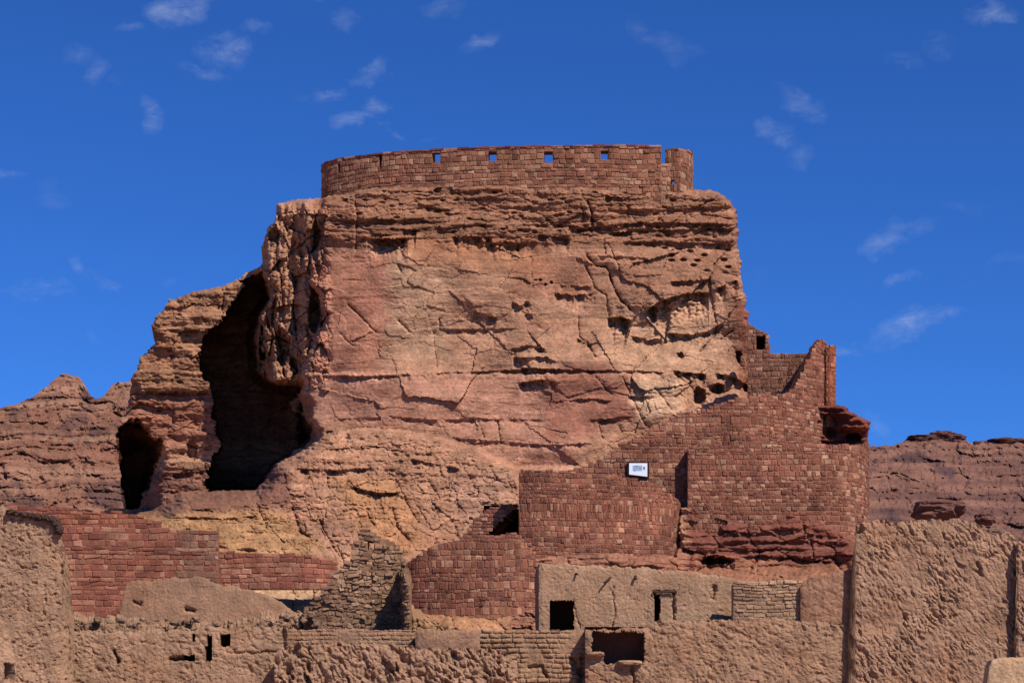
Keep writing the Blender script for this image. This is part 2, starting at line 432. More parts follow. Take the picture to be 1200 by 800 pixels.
# ------------------------------------------------------------------ the crag
def build_cliff():
    st = 1.1
    xs = np.arange(118, 1016, st); ys = np.arange(768, 204, -st)      # bottom -> top
    X, Y = np.meshgrid(xs, ys, indexing='ij')
    wx = X + 3.2 * fbm(X / 26, Y / 22, 1, 4, .6) + 1.2 * noise(X / 4.5, Y / 4.0, 5)
    wy = Y + 2.4 * fbm(X / 30, Y / 14, 2, 4, .6) + 1.0 * noise(X / 5, Y / 3.5, 6)
    def plate(poly, d, k, soft=3.0):
        sd = polysd(wx, wy, poly)
        return d + k * soft * np.logaddexp(0, sd / soft)
    plates = []
    # main bluff
    main = [(380, 236), (430, 222), (520, 217), (640, 216), (760, 219), (818, 223), (843, 226), (857, 238), (864, 262), (866, 300), (869, 335),
            (876, 372), (884, 400), (900, 470), (900, 575), (600, 610), (400, 610), (392, 560), (378, 520), (376, 505), (364, 490), (368, 474),
            (358, 462), (356, 440), (362, 420), (372, 398), (382, 376), (376, 346), (364, 330), (366, 300), (379, 276), (372, 255)]
    dm = 140.2 + (440 - Y) * .004 + 1.3 * ((X - 640) / 260) ** 2 * (X > 640) + .9 * sstep(470, 360, X) + .8 * fbm(X / 130, Y / 90, 11, 2)
    dm = dm - 1.2 * sstep(436, 440, wy) * sstep(900, 700, X) * .35
    # the upper strata stand proud of the face below
    dm = dm - .15 * sstep(287, 279, wy + 3 * noise(X / 30, Y / 30, 9))
    plates.append(plate(main, dm, .9, 1.1))
    # left shoulder
    sh = [(326, 238), (350, 234), (384, 231), (392, 300), (386, 345), (380, 400), (364, 440), (354, 452), (335, 449), (316, 446), (303, 434), (300, 400), (303, 372), (318, 350), (308, 316),
          (313, 301), (307, 286), (314, 268), (321, 256)]
    plates.append(plate(sh, 143.2 + (385 - X) * .014 + 1.0 * fbm(X / 16, Y / 60, 21, 3), .5, 2.0))
    # left buttress
    bt = [(122, 520), (118, 503), (130, 478), (134, 455), (140, 440), (148, 422), (166, 403), (168, 392), (162, 381), (172, 366), (190, 340), (225, 334),
          (262, 325), (286, 312), (312, 306), (345, 330), (352, 450), (345, 620), (196, 620), (188, 592), (184, 570), (193, 535), (188, 516), (165, 508)]
    db = 150.5 + .5 * fbm(X / 60, Y / 40, 31, 3) - .5 * sstep(462, 455, wy) + .5 * sstep(540, 552, wy) * 0 - .7 * sstep(575, 580, wy)
    plates.append(plate(bt, db, .45, 1.8))
    plates.append(plate([(139, 500), (215, 480), (215, 610), (143, 610), (139, 560)], 157.5 + (190 - X) * .08 + .5 * fbm(X / 20, Y / 30, 33, 3), .3, 2.0))
    # rock apron in front, blocks on it
    ap = [(380, 512), (395, 503), (440, 499), (500, 506), (560, 524), (600, 548), (612, 565), (640, 700), (640, 775), (118, 775), (118, 640), (196, 606), (214, 590), (262, 584),
          (304, 583), (314, 572), (330, 548), (352, 535), (366, 524)]
    da = 138.4 - .082 * (Y - 505)
    step_ = np.floor((wy + 5 * noise(X / 50, Y / 40, 41)) / 21); fr = (wy + 5 * noise(X / 50, Y / 40, 41)) / 21 - step_
    da = da + (fr - sstep(0, 1, fr) * .2 - .5) * 21 * .082 * .75 * sstep(650, 600, Y)
    plates.append(plate(ap, da, 1.3, 2.0))
    # rock below the tower and the round bastion
    rb = [(596, 660), (640, 652), (700, 650), (760, 655), (790, 652), (796, 640), (797, 596), (806, 592), (830, 592), (850, 597), (885, 606), (930, 601), (955, 610), (985, 622), (1004, 640), (1004, 775), (596, 775)]
    dr = 122.8 + 4.6 * sstep(770, 802, X) * sstep(684, 664, wy) - (Y - 640) * .012 + .35 * fbm(X / 40, Y / 20, 51, 3)
    plates.append(plate(rb, dr, .9, 1.5))
    fill = [(600, 552), (690, 548), (740, 525), (800, 487), (860, 466), (905, 470), (950, 524), (1006, 526), (1004, 775), (600, 775)]
    plates.append(plate(fill, 138 + 0 * X, .3, 2.0))
    D = plates[0]
    for p in plates[1:]:
        k = .25
        D = np.minimum(D, p) - k * .25 * np.clip(1 - np.abs(D - p) / k, 0, None) ** 2
    jag = 9 * fbm(X / 19, Y / 15, 37, 5, .65); jag2 = 8 * fbm(X / 14, Y / 24, 38, 5, .65)
    pk = polysd(X + .75 * jag + .7 * (wx - X), Y + .6 * jag2 + .7 * (wy - Y), [(308, 317), (297, 324), (284, 330), (289, 338), (277, 352), (268, 360), (262, 372), (255, 380), (245, 385), (238, 400), (232, 415), (231, 428), (240, 440), (248, 450),
        (250, 470), (249, 490), (256, 508), (258, 522), (250, 535), (246, 550), (243, 583), (302, 583), (304, 570), (315, 555), (330, 546), (345, 528), (362, 521), (365, 500), (359, 487), (342, 483), (340, 470), (356, 456), (361, 447), (344, 448), (334, 441), (322, 446), (316, 424), (308, 412), (311, 388), (306, 374), (312, 360), (320, 342)])
    D = D + 12 * sstep(.6, -1.8, pk) * sstep(143.2, 146.5, D)
    pk2 = polysd(wx, wy, [(138, 505), (150, 495), (160, 491), (171, 504), (176, 513), (190, 516), (192, 533), (182, 548), (178, 566), (168, 580), (164, 594), (147, 595), (142, 556)])
    D = np.where(pk2 < 12, np.minimum(D + 12.0 * sstep(1, -3.0, pk2 + .6 * jag), 171 + 0 * D), D)
    # ---- masks
    D = np.minimum(D, 172.0)
    inm = sstep(2, -4, polysd(wx, wy, main)) 
    ina = sstep(0, -6, polysd(wx, wy, ap)) * (1 - inm * (plates[0] < plates[4])) * (.62 + .35 * sstep(-.2, .3, fbm(X / 45, Y / 35, 45, 3)))
    inm = inm * (plates[0] < plates[4])
    inr = sstep(0, -4, polysd(wx, wy, rb))
    inb = sstep(0, -4, polysd(wx, wy, bt)) * (D > 147)
    top = inm * sstep(295, 270, Y)
    rightm = inm * sstep(690, 800, X) * sstep(280, 310, Y)
    mid = inm * (1 - top)
    # ---- strata ledges
    s1 = wy + 5 * fbm(X / 120, Y / 60, 61, 2)
    def strata(per, seed, sx=170, hard=2.5):
        n = noise(X / sx, s1 / per, seed) + .5 * noise(X / (sx * .5), s1 / (per * .5), seed + 1)
        return np.tanh(hard * n)
    D = D - strata(9, 63) * (.006 + .13 * top + .008 * mid + .05 * inb + .05 * ina + .14 * inr)
    D = D - strata(4.2, 67, 90) * (.004 + .075 * top + .004 * mid + .05 * inb + .03 * ina + .06 * inr)
    # ---- fractured facets
    def facets(sx, sy, seed, rot=0., tilt=1.0):
        c, s = math.cos(rot), math.sin(rot)
        u = (wx * c + wy * s) / sx; v = (-wx * s + wy * c) / sy
        f1, f2, a, b, g, ox, oy = voronoi(u, v, seed)
        crack = np.exp(-((f2 - f1) / .07) ** 2)
        return (a - .5) + tilt * ((b - .5) * ox + (g - .5) * oy) , crack
    fa, ca = facets(46, 22, 71, 0.06)
    fb_, cb = facets(24, 11, 72, -.05)
    fc, cc = facets(17, 34, 73, -.55)         # slanting slabs of the apron
    fd, cd = facets(11, 8, 74, .1)
    patch = sstep(-.15, .35, fbm(X / 90, Y / 70, 75, 3))      # where the face is broken, the rest stays smooth
    brk = .25 + .75 * patch
    D = D + fa * (.26 * top + .24 * mid * brk + .5 * inb + .12 * ina + .3 * inr)
    D = D + ca * (.10 * top + .04 * mid * patch + .08 * inb + .06 * ina + .2 * inr)
    D = D + fb_ * (.16 * top + .09 * mid * patch + .16 * inb + .13 * ina + .1 * inr) + cb * (.07 * top + .02 * mid * patch + .05 * inb + .08 * ina)
    D = D + (fc * .42 + cc * .13) * ina * sstep(300, 340, X) * sstep(530, 560, Y)
    D = D + (fd * .09 + cd * .05) * (ina + .5 * top + .6 * inb + .15 * mid * patch)
    fe, ce = facets(75, 48, 76, -.7, 1.9)
    D = D + (fe * .55 + ce * .06) * rightm
    # ---- general roughness
    rough = .14 + .6 * top + .75 * inb + .55 * ina + .3 * rightm
    D = D + .20 * rough * fbm(X / 38, Y / 26, 81, 3) + .085 * rough * fbm(X / 13, Y / 9, 82, 3) + .05 * (.3 + .7 * np.clip(rough, 0, 1)) * fbm(X / 4.5, Y / 3.2, 83, 3)
    gully = sstep(392, 380, X) * sstep(300, 318, X) * sstep(236, 250, Y) * sstep(470, 440, Y) * (D < 148)
    fh, ch_ = facets(90, 60, 88, .2, 1.2)
    D = D + mid * (1 - .5 * patch) * fh * .35
    fg, cg = facets(13, 19, 87, .15, 1.6)
    D = D + gully * ((.7 * fg + .25 * cg) + .2 * fbm(X / 10, Y / 40, 85, 3) + .2 * fbm(X / 5, Y / 5, 86, 3))
    # ---- ledges traced from the rock: (points, depth, fall-off below in px)
    over = [([(355, 439), (420, 440.5), (490, 438), (560, 435), (630, 432), (690, 434), (745, 434), (790, 437), (830, 439)], .34, 5),
            ([(375, 491), (460, 488), (515, 492), (560, 490), (640, 492)], .22, 5),
            ([(515, 386), (565, 385.5), (604, 384)], .26, 5),
            ([(505, 513), (560, 515), (640, 521), (700, 519)], .24, 5),
            ([(610, 430), (655, 433)], .6, 6), ([(608, 448), (632, 445), (654, 448)], .6, 7), ([(600, 419), (640, 418), (652, 425)], .4, 7),
            ([(555, 364), (570, 369), (583, 371)], .45, 8), ([(600, 354), (612, 359), (616, 352)], .4, 7),
            ([(596, 410), (620, 404), (640, 409)], .4, 6), 
            ([(710, 373), (726, 371), (742, 376)], 1.0, 17),
            ([(752, 366), (775, 352), (800, 343.5), (830, 343)], 1.1, 16),
            ([(780, 390), (810, 392), (830, 388), (845, 379)], .55, 7),
            ([(740, 393), (760, 399), (776, 396)], .4, 7),
            ([(785, 331), (826, 327)], .55, 6), ([(838, 339), (850, 333), (864, 328)], .8, 9),
            ([(788, 435), (808, 436), (828, 438)], .8, 8), ([(838, 437), (860, 441), (872, 449), (884, 454)], .7, 6),
            ([(829, 452), (840, 448), (850, 452), (856, 460)], .8, 9),
            ([(650, 343), (672, 346), (696, 344)], .5, 7), ([(655, 334), (694, 336)], .2, 5),
            ([(676, 396), (690, 403), (702, 400)], .3, 5),
            ([(430, 279), (452, 279.5), (477, 279)], .9, 12), ([(472, 268), (489, 270)], .7, 10),
            ([(530, 278), (552, 277), (577, 278)], .9, 9), ([(573, 284), (592, 283), (612, 286)], .8, 9),
            ([(600, 263), (650, 262), (690, 266), (735, 262), (800, 261), (863, 263)], .42, 5),
            ([(630, 275), (668, 279)], .6, 7), ([(668, 269), (694, 265)], .55, 6), ([(600, 290), (622, 279)], .5, 7), ([(704, 272), (742, 271)], .5, 6),
            ([(726, 283), (782, 284), (866, 286)], .42, 5), ([(616, 217), (650, 215), (676, 218)], .7, 6), ([(709, 229), (722, 231), (738, 231)], .7, 6),
            ([(776, 231), (790, 233)], .4, 5), ([(840, 268), (864, 266)], .5, 5), ([(850, 243), (862, 244)], .4, 5),
            ([(396, 231), (408, 233)], .4, 5), ([(500, 243), (530, 246)], .3, 4), ([(420, 256), (470, 258), (500, 255)], .3, 5), ([(700, 300), (760, 302)], .2, 4),
            ([(640, 470), (690, 467), (720, 470)], .22, 5), ([(690, 492), (740, 488)], .3, 5), ([(735, 464), (768, 464)], .3, 4),
            ([(380, 505), (410, 506)], .4, 5), ([(388, 525), (440, 522), (480, 528)], .45, 6), ([(345, 549), (400, 550), (440, 548)], .45, 6), ([(480, 538), (500, 541), (540, 549)], .5, 6),
            ([(410, 569), (440, 577), (470, 576)], .5, 6), ([(215, 606), (260, 607), (310, 603)], .3, 5), ([(210, 636), (262, 640), (330, 646)], .25, 5),
            ([(174, 382), (190, 390), (205, 392)], .5, 8), ([(160, 458), (200, 459), (250, 459)], .55, 5), ([(200, 351), (240, 356), (270, 357)], .3, 5), ([(180, 386), (230, 386), (262, 384)], .28, 4),
            ([(220, 417), (246, 417)], .3, 4), ([(190, 555), (240, 552)], .5, 6), ([(165, 576), (245, 575)], .4, 5),
            ([(808, 610), (828, 612), (845, 609)], .9, 7), ([(838, 620), (880, 624), (942, 619)], .4, 5), ([(822, 652), (840, 650), (862, 654)], 1.0, 9), ([(866, 652), (890, 650), (1000, 660)], .4, 5),
            ([(946, 624), (965, 628)], .5, 6), ([(905, 671), (925, 678)], .5, 6), ([(640, 660), (700, 664), (760, 662), (806, 668)], .35, 5), ([(800, 640), (815, 646)], .4, 6)]
    for pts, a, w in over:
        x0 = min(p[0] for p in pts) - 15; x1 = max(p[0] for p in pts) + 15
        y0 = min(p[1] for p in pts) - 6 * w; y1 = max(p[1] for p in pts) + 6 * w
        ii = np.where((xs > x0) & (xs < x1))[0]; jj = np.where((ys > y0) & (ys < y1))[0]
        sl = np.ix_(ii, jj)
        amp = np.clip(.72 + .9 * noise(X[sl] / 11, Y[sl] * 0 + a * 7, 91) + .35 * noise(X[sl] / 4, Y[sl] / 4, 93), .05, 1.5)
        l, sg, en = linesd(wx[sl] * .35 + X[sl] * .65, wy[sl] * .5 + Y[sl] * .5 + .8 * noise(X[sl] / 3.2, Y[sl] / 9, 92), pts)
        tl = sstep(0, .12, en) * sstep(1, .88, en) * .85 + .15
        tl = tl * np.where((en <= 0) | (en >= 1), np.exp(-l / 3.0), 1)
        below = np.where(sg > 0, 1 - np.exp(-l / .7), 0) * np.exp(-(np.maximum(l - .5 * w, 0) / w) ** 1.3)
        above = np.where(sg <= 0, 1, 0) * np.exp(-l / (w * .8)) * .25
        D[sl] += a * amp * tl * (below - above)
    # ---- open cracks
    crk = [([(687, 300), (697, 311), (711, 313), (718, 335), (727, 352), (738, 363)], 1.5, .55), ([(686, 312), (697, 338), (711, 347), (712, 372)], 1.2, .35),
           ([(712, 286), (724, 310), (727, 330)], 1.1, .25), ([(688, 237), (693, 250), (693, 264)], 1.8, .6), ([(680, 240), (684, 256)], 1.0, .25),
           ([(408, 358), (418, 367), (425, 375), (440, 389)], 1.4, .4), ([(398, 392), (413, 405)], 1., .2), ([(467, 377), (474, 383), (479, 389)], 1.8, .45),
           ([(466, 312), (470, 319)], 1.5, .4), ([(514, 374), (515, 386)], 1.2, .3), ([(508, 388), (508, 405), (512, 430)], .9, .15),
           ([(415, 229), (418, 255), (416, 292)], 1.3, .4), ([(622, 300), (624, 340)], .9, .15), ([(677, 372), (679, 395), (688, 402), (697, 418)], 1.2, .3),
           ([(728, 440), (742, 470), (757, 500)], 1.3, .25), ([(698, 442), (716, 462)], 1.2, .25), ([(768, 455), (786, 480)], 1.2, .25), ([(758, 372), (780, 398)], 1.4, -.35),
           ([(820, 412), (842, 388), (862, 360)], 1.4, .35), ([(845, 398), (858, 388)], 1.4, .4), ([(700, 494), (706, 514)], 1., .2), ([(583, 492), (586, 518)], 1.2, .35), ([(560, 494), (566, 512)], 1.3, .3),
           ([(300, 590), (312, 618)], 1.5, .4), ([(342, 596), (352, 624), (370, 634)], 2.4, .8), ([(372, 606), (386, 634), (396, 650)], 1.8, .6), ([(430, 600), (438, 616)], 1.6, .5), ([(460, 598), (465, 618), (480, 634)], 2.2, .7),
           ([(474, 585), (490, 612)], 1.6, .4), ([(500, 560), (515, 585)], 1.4, .35), ([(395, 640), (404, 662)], 1.6, .5), ([(262, 344), (258, 385)], 1.4, .5), ([(240, 300), (241, 301)], 1, 0),
           ([(878, 600), (876, 622)], 1.2, .4), ([(950, 630), (953, 655)], 1.2, .35), ([(886, 660), (888, 680)], 1.2, .35), ([(930, 640), (912, 658)], 1.1, .3)]
    crk += [([(312, 372), (319, 398), (314, 424)], 1.8, 1.0), ([(322, 352), (318, 376), (327, 402), (333, 440)], 2.2, 1.0), ([(341, 388), (337, 408), (344, 430)], 1.6, .7), ([(305, 402), (326, 396), (340, 402)], 1.4, .6), ([(312, 420), (330, 424)], 1.4, .6),
            ([(322, 300), (330, 330), (326, 360)], 1.6, .8), ([(346, 330), (342, 362), (348, 398)], 1.8, .9), ([(335, 262), (338, 300)], 1.6, .6)]
    for pts, w, a in crk:
        x0 = min(p[0] for p in pts) - 14; x1 = max(p[0] for p in pts) + 14
        y0 = min(p[1] for p in pts) - 14; y1 = max(p[1] for p in pts) + 14
        ii = np.where((xs > x0) & (xs < x1))[0]; jj = np.where((ys > y0) & (ys < y1))[0]
        sl = np.ix_(ii, jj)
        l, sg, en = linesd(wx[sl] * .4 + X[sl] * .6, wy[sl] * .4 + Y[sl] * .6, pts)
        l = l + .5 * noise(X[sl] / 3, Y[sl] / 3, 94)
        D[sl] += .8 * a * np.exp(-(l / (w * .75)) ** 2) * (.55 + .7 * noise(X[sl] / 9, Y[sl] / 9, 95)) + a * .5 * np.where(sg > 0, 0, 1) * np.exp(-l / (w * 2.2))
    # ---- caves and holes (centre, radii, depth)
    cav = [(520, 223, 11, 3.5, 1.6), (820, 466, 7, 12, 1.5), (866, 419, 4.5, 7.5, 1.0), (840, 456, 9, 5, .8), (620, 372, 4, 5, .3), (798, 417, 3.5, 4, .7), (796, 396, 3, 3, .0),
           (369, 366, 7, 24, 2.2), (371, 290, 4, 30, .9), (331, 408, 8, 22, 1.6), (345, 430, 5, 10, 1.0), (352, 300, 5, 14, .5), (322, 275, 7, 9, .9), (998, 512, 9, 5, .0),
           (155, 455, 10, 8, 1.5), (640, 333, 2, 2, .4), (634, 328, 2, 1.5, .4), (629, 328, 2, 1.5, .4), (646, 331, 2, 1.5, .4), (225, 528, 6, 12, .8), (842, 612, 9, 3.5, .9), (838, 657, 16, 4.5, 1.3)]
    for cx_, cy_, rx, ry, a in cav:
        q = ((wx - cx_) / rx) ** 2 + ((wy - cy_) / ry) ** 2
        D += a * (np.clip(1.15 - q, 0, 1) ** .45)
    # small weathering holes in the upper right
    f1, f2, a, b, c, ox, oy = voronoi(X / 13, Y / 7, 97)
    D += .55 * (a > .5) * np.clip(1 - f1 / .33, 0, 1) ** .6 * inm * sstep(740, 790, X) * sstep(284, 292, Y) * sstep(325, 312, Y)
    D += .35 * (a > .8) * np.clip(1 - f1 / .3, 0, 1) ** .6 * (top + inb * .8 + ina * .7)
    # triangular opening between the lower walls
    tri = polysd(X, Y, [(560, 632), (568, 592), (622, 592), (622, 640), (560, 640)])
    D += 6.0 * (tri < 0)
    # ---- outline
    sil = [(378, 233), (400, 224), (480, 219), (600, 217), (700, 217), (815, 222), (842, 226), (856, 236), (861, 247), (864, 270), (866, 300), (869, 332), (876, 372), (884, 392),
           (900, 440), (915, 470), (958, 500), (1000, 530), (1014, 560), (1014, 770), (110, 770), (110, 600), (143, 596), (141, 555), (136, 520), (135, 503), (149, 478), (152, 456), (156, 440),
           (163, 422), (180, 403), (183, 393), (177, 381), (187, 366), (198, 351), (225, 344), (262, 335), (286, 323), (306, 312), (312, 301), (307, 286), (314, 268), (322, 256), (325, 238), (350, 234)]
    jx = X + 1.6 * noise(X / 5, Y / 4, 101) + 3.0 * noise(X / 14, Y / 8, 102); jy = Y + 1.2 * noise(X / 6, Y / 4, 103) + 2.0 * noise(X / 18, Y / 12, 104)
    sd = polysd(jx, jy, sil)
    M = (sd[:-1, :-1] < 0)
    # round the rim back
    D = D + .7 * np.exp(np.minimum(sd, 0) / 1.6) 
    # ---- albedo
    base = np.zeros(X.shape + (3,)); base[:] = lin(170, 124, 102)
    def blend(mask, c):
        nonlocal base
        base = base * (1 - mask[..., None]) + np.array(c) * mask[..., None]
    n1 = fbm(X / 70, Y / 45, 111, 4); n2 = fbm(X / 22, Y / 14, 112, 4); bnd = fbm(X / 300, s1 / 12, 113, 4)
    n3 = fbm(X / 9, Y / 60, 114, 3)
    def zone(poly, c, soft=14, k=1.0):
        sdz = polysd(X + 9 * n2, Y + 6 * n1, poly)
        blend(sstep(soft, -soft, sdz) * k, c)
    zone([(370, 200), (880, 200), (880, 292), (370, 292)], lin(144, 100, 80), 6)
    zone([(370, 300), (455, 300), (460, 350), (440, 440), (370, 440)], lin(174, 118, 98), 10)
    zone([(455, 300), (530, 300), (525, 420), (455, 420)], lin(168, 130, 108), 12, .8)
    zone([(600, 300), (700, 300), (690, 345), (600, 345)], lin(154, 104, 84), 10, .8)
    zone([(355, 440), (640, 438), (700, 500), (660, 550), (560, 540), (460, 500), (370, 492)], lin(176, 124, 106), 9, .8)
    zone([(640, 440), (740, 440), (760, 490), (640, 520)], lin(148, 94, 80), 9, .8)
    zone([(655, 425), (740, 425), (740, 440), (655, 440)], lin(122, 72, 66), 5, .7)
    zone([(740, 445), (800, 445), (800, 485), (745, 495)], lin(198, 156, 130), 6, .9)
    zone([(700, 370), (850, 340), (850, 440), (720, 435)], lin(182, 138, 113), 14, .8)
    zone([(690, 300), (865, 290), (870, 340), (760, 345)], lin(154, 107, 86), 12, .7)
    zone([(856, 340), (900, 380), (910, 470), (868, 460)], lin(132, 78, 62), 8, .85)
    zone([(480, 280), (640, 280), (640, 320), (480, 310)], lin(162, 108, 80), 10, .6)
    zone([(380, 498), (520, 498), (600, 560), (600, 640), (480, 650), (330, 600), (340, 540)], lin(166, 120, 98), 12, .9)
    zone([(520, 560), (600, 550), (605, 600), (540, 630)], lin(166, 124, 106), 10, .8)
    zone([(118, 590), (300, 580), (330, 600), (380, 640), (330, 665), (118, 690)], lin(162, 119, 86), 10, .9)
    zone([(390, 560), (470, 560), (500, 640), (440, 660)], lin(168, 119, 85), 12, .7)
    zone([(118, 676), (400, 676), (400, 702), (118, 705)], lin(186, 150, 124), 5, .8)
    zone([(118, 698), (420, 698), (420, 770), (118, 770)], lin(154, 119, 98), 7, .9)
    zone([(470, 680), (640, 690), (640, 770), (470, 770)], lin(160, 114, 86), 7, .9)
    zone([(150, 462), (340, 462), (340, 520), (150, 520)], lin(144, 92, 76), 6, .8)
    zone([(150, 548), (340, 548), (340, 600), (150, 600)], lin(120, 80, 70), 6, .85)
    zone([(178, 390), (210, 392), (200, 420), (168, 425)], lin(142, 82, 66), 5, .7)
    zone([(160, 330), (330, 310), (330, 460), (150, 460)], lin(146, 104, 81), 8, .8)
    zone([(596, 640), (815, 640), (815, 775), (596, 775)], lin(152, 104, 86), 6)
    zone([(806, 585), (1014, 585), (1014, 668), (806, 668)], lin(120, 72, 62), 6)
    zone([(815, 650), (1014, 662), (1014, 775), (815, 775)], lin(148, 98, 78), 5, .9)
    base *= np.array([.93, .93, .80])
    base *= (1 + .17 * n1 + .2 * n2)[..., None]
    base *= (1 + .20 * np.tanh(1.6 * bnd) * (.5 + .5 * (top + inb > .3)))[..., None]
    red = np.clip(bnd - .1, 0, 1)[..., None]
    base *= 1 - red * np.array([.1, .2, .22])
    base *= (1 + .22 * fbm(X / 7, Y / 5, 121, 4, .65) + .10 * noise(X / 2.6, Y / 2.2, 122))[..., None]
    dk = np.clip(fbm(X / 22, Y / 8, 123, 5, .7) - .05, 0, .6)[..., None]
    base *= 1 - dk * np.array([.62, .8, .9]) * (1 - .3 * (mid[..., None]))
    lt_ = np.clip(fbm(X / 30, Y / 16, 124, 5, .65) - .15, 0, .6)[..., None]
    base *= 1 + lt_ * np.array([.45, .5, .5])
    var = np.clip(n3 * .8 + n1 * .5 - .2, 0, 1)[..., None] * (inm * sstep(280, 320, Y))[..., None]       # grey water streaks
    base = base * (1 - .5 * var) + np.array(lin(138, 110, 88)) * .5 * var
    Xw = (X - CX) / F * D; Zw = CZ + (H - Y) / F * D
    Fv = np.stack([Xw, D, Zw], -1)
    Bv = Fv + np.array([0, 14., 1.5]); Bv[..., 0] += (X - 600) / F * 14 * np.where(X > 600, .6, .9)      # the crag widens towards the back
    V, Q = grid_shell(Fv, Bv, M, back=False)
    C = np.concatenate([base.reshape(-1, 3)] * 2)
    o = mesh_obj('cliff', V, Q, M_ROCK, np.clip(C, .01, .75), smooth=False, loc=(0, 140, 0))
    o['kind'] = 'structure'
    return o
build_cliff()

# ------------------------------------------------------------------ hills
def hill(name, prof, ybot, Dtop, Dbot, seed, pal, step=1.6, sc=1.0, band=1.0):
    P = np.array(prof, float)
    x = np.arange(P[0, 0], P[-1, 0], step); yt = np.interp(x, P[:, 0], P[:, 1])
    yt = yt + 4.5 * fbm(x / 13, x * 0 + seed, seed, 5, .6) + .8 * noise(x / 3, x * 0, seed + 1)
    nj = int((ybot - yt.min()) / step)
    t = np.linspace(0, 1, nj)
    X = np.repeat(x[:, None], nj, 1); Y = ybot + (yt[:, None] - ybot) * t[None, :]
    wy = Y + 5 * fbm(X / 60, Y / 40, seed + 2, 3); wx = X + 4 * fbm(X / 20, Y / 20, seed + 3, 3)
    D = Dbot + (Dtop - Dbot) * ((ybot - Y) / (ybot - yt.min()))
    k = Dtop / F * sc
    u = wy / 15; fl = np.floor(u); fr = u - fl
    D = D - (np.abs(fr - .5) * 2 * sstep(0, 1, fr)) * 6 * k * band
    D = D - (np.tanh(2 * noise(X / 90, wy / 7, seed + 4)) * 4.2 + np.tanh(2 * noise(X / 40, wy / 3.4, seed + 5)) * 2.0) * k * band * (.4 + sstep(-.2, .4, fbm(X / 50, Y / 40, seed + 20, 2)))
    D = D + k * 14 * fbm(X / 70 + Y / 60, Y / 55 - X / 120, seed + 21, 3)
    f1, f2, a, b, c, ox, oy = voronoi(wx / 34, wy / 17, seed + 6)
    D = D + (a - .5) * 9 * k + (b - .5) * ox * 8 * k + np.exp(-((f2 - f1) / .08) ** 2) * 4 * k
    f1, f2, a, b, c, ox, oy = voronoi(wx / 13, wy / 8, seed + 7)
    D = D + (a - .5) * 3.5 * k
    D = D + 15 * k * fbm(X / 30, Y / 20, seed + 8, 5, .62) + 2.5 * k * fbm(X / 6, Y / 5, seed + 9, 3)
    D[:, -1] += 2 * k
    n1 = fbm(X / 60, Y / 40, seed + 10, 4); bnd = fbm(X / 240, wy / 9, seed + 11, 4)
    w = sstep(-.4, .4, bnd + .5 * n1)[..., None]
    C = np.array(pal[0]) * (1 - w) + np.array(pal[1]) * w
    w2 = sstep(.1, .5, n1 - .4 * bnd)[..., None]
    C = C * (1 - w2) + np.array(pal[2]) * w2
    Fv = np.stack([(X - CX) / F * D, D, CZ + (H - Y) / F * D], -1)
    Bv = Fv + np.array([0, 40., 0]); Bv[..., 2] -= 8
    V, Q = grid_shell(Fv, Bv, np.ones((len(x) - 1, nj - 1), bool), back=False)
    o = mesh_obj(name, V, Q, M_HILL, np.concatenate([C.reshape(-1, 3)] * 2), smooth=False, loc=(V[:, 0].mean(), V[:, 1].mean(), 0))
    o['kind'] = 'structure'
    return o
hill('hill', [(-260, 505), (-160, 482), (-60, 488), (-10, 480), (20, 473), (35, 467), (45, 461), (60, 447), (70, 440), (80, 437), (90, 440), (97, 447), (104, 461), (110, 468), (120, 465), (130, 452), (143, 448), (160, 446), (190, 462), (260, 500)],
     640, 335, 270, 300, [lin(138, 93, 72), lin(156, 113, 88), lin(104, 72, 62)], band=.7)
hill('hill', [(940, 530), (1000, 526), (1020, 523), (1050, 521), (1060, 515), (1085, 511), (1100, 507), (1125, 511), (1135, 518), (1142, 522), (1150, 518), (1175, 513), (1192, 515), (1200, 519), (1260, 526), (1340, 520), (1460, 560)],
     660, 560, 420, 400, [lin(112, 77, 65), lin(136, 95, 77), lin(90, 64, 60)], sc=1.2, band=.45)

# ------------------------------------------------------------------ ground
def ground():
    x = np.concatenate([np.linspace(-3500, -70, 24), np.linspace(-64, 64, 130), np.linspace(70, 3500, 24)])
    y = np.concatenate([np.linspace(-300, 50, 12), np.linspace(52, 135, 90), np.linspace(145, 6000, 30)])
    X, Y = np.meshgrid(x, y, indexing='ij')
    Z = 4.6 * sstep(91, 110, Y) * (1 - sstep(160, 260, Y) * .8) + .25 * fbm(X / 9, Y / 9, 500, 4) * sstep(20, 60, Y) * sstep(400, 200, Y)
    V = np.stack([X, Y, Z], -1)
    I = np.arange(X.size).reshape(X.shape)
    Q = np.stack([I[:-1, :-1], I[1:, :-1], I[1:, 1:], I[:-1, 1:]], -1).reshape(-1, 4)
    o = mesh_obj('ground', V.reshape(-1, 3), Q, M_GROUND, None, loc=(0, 0, 0)); o['kind'] = 'structure'
ground()

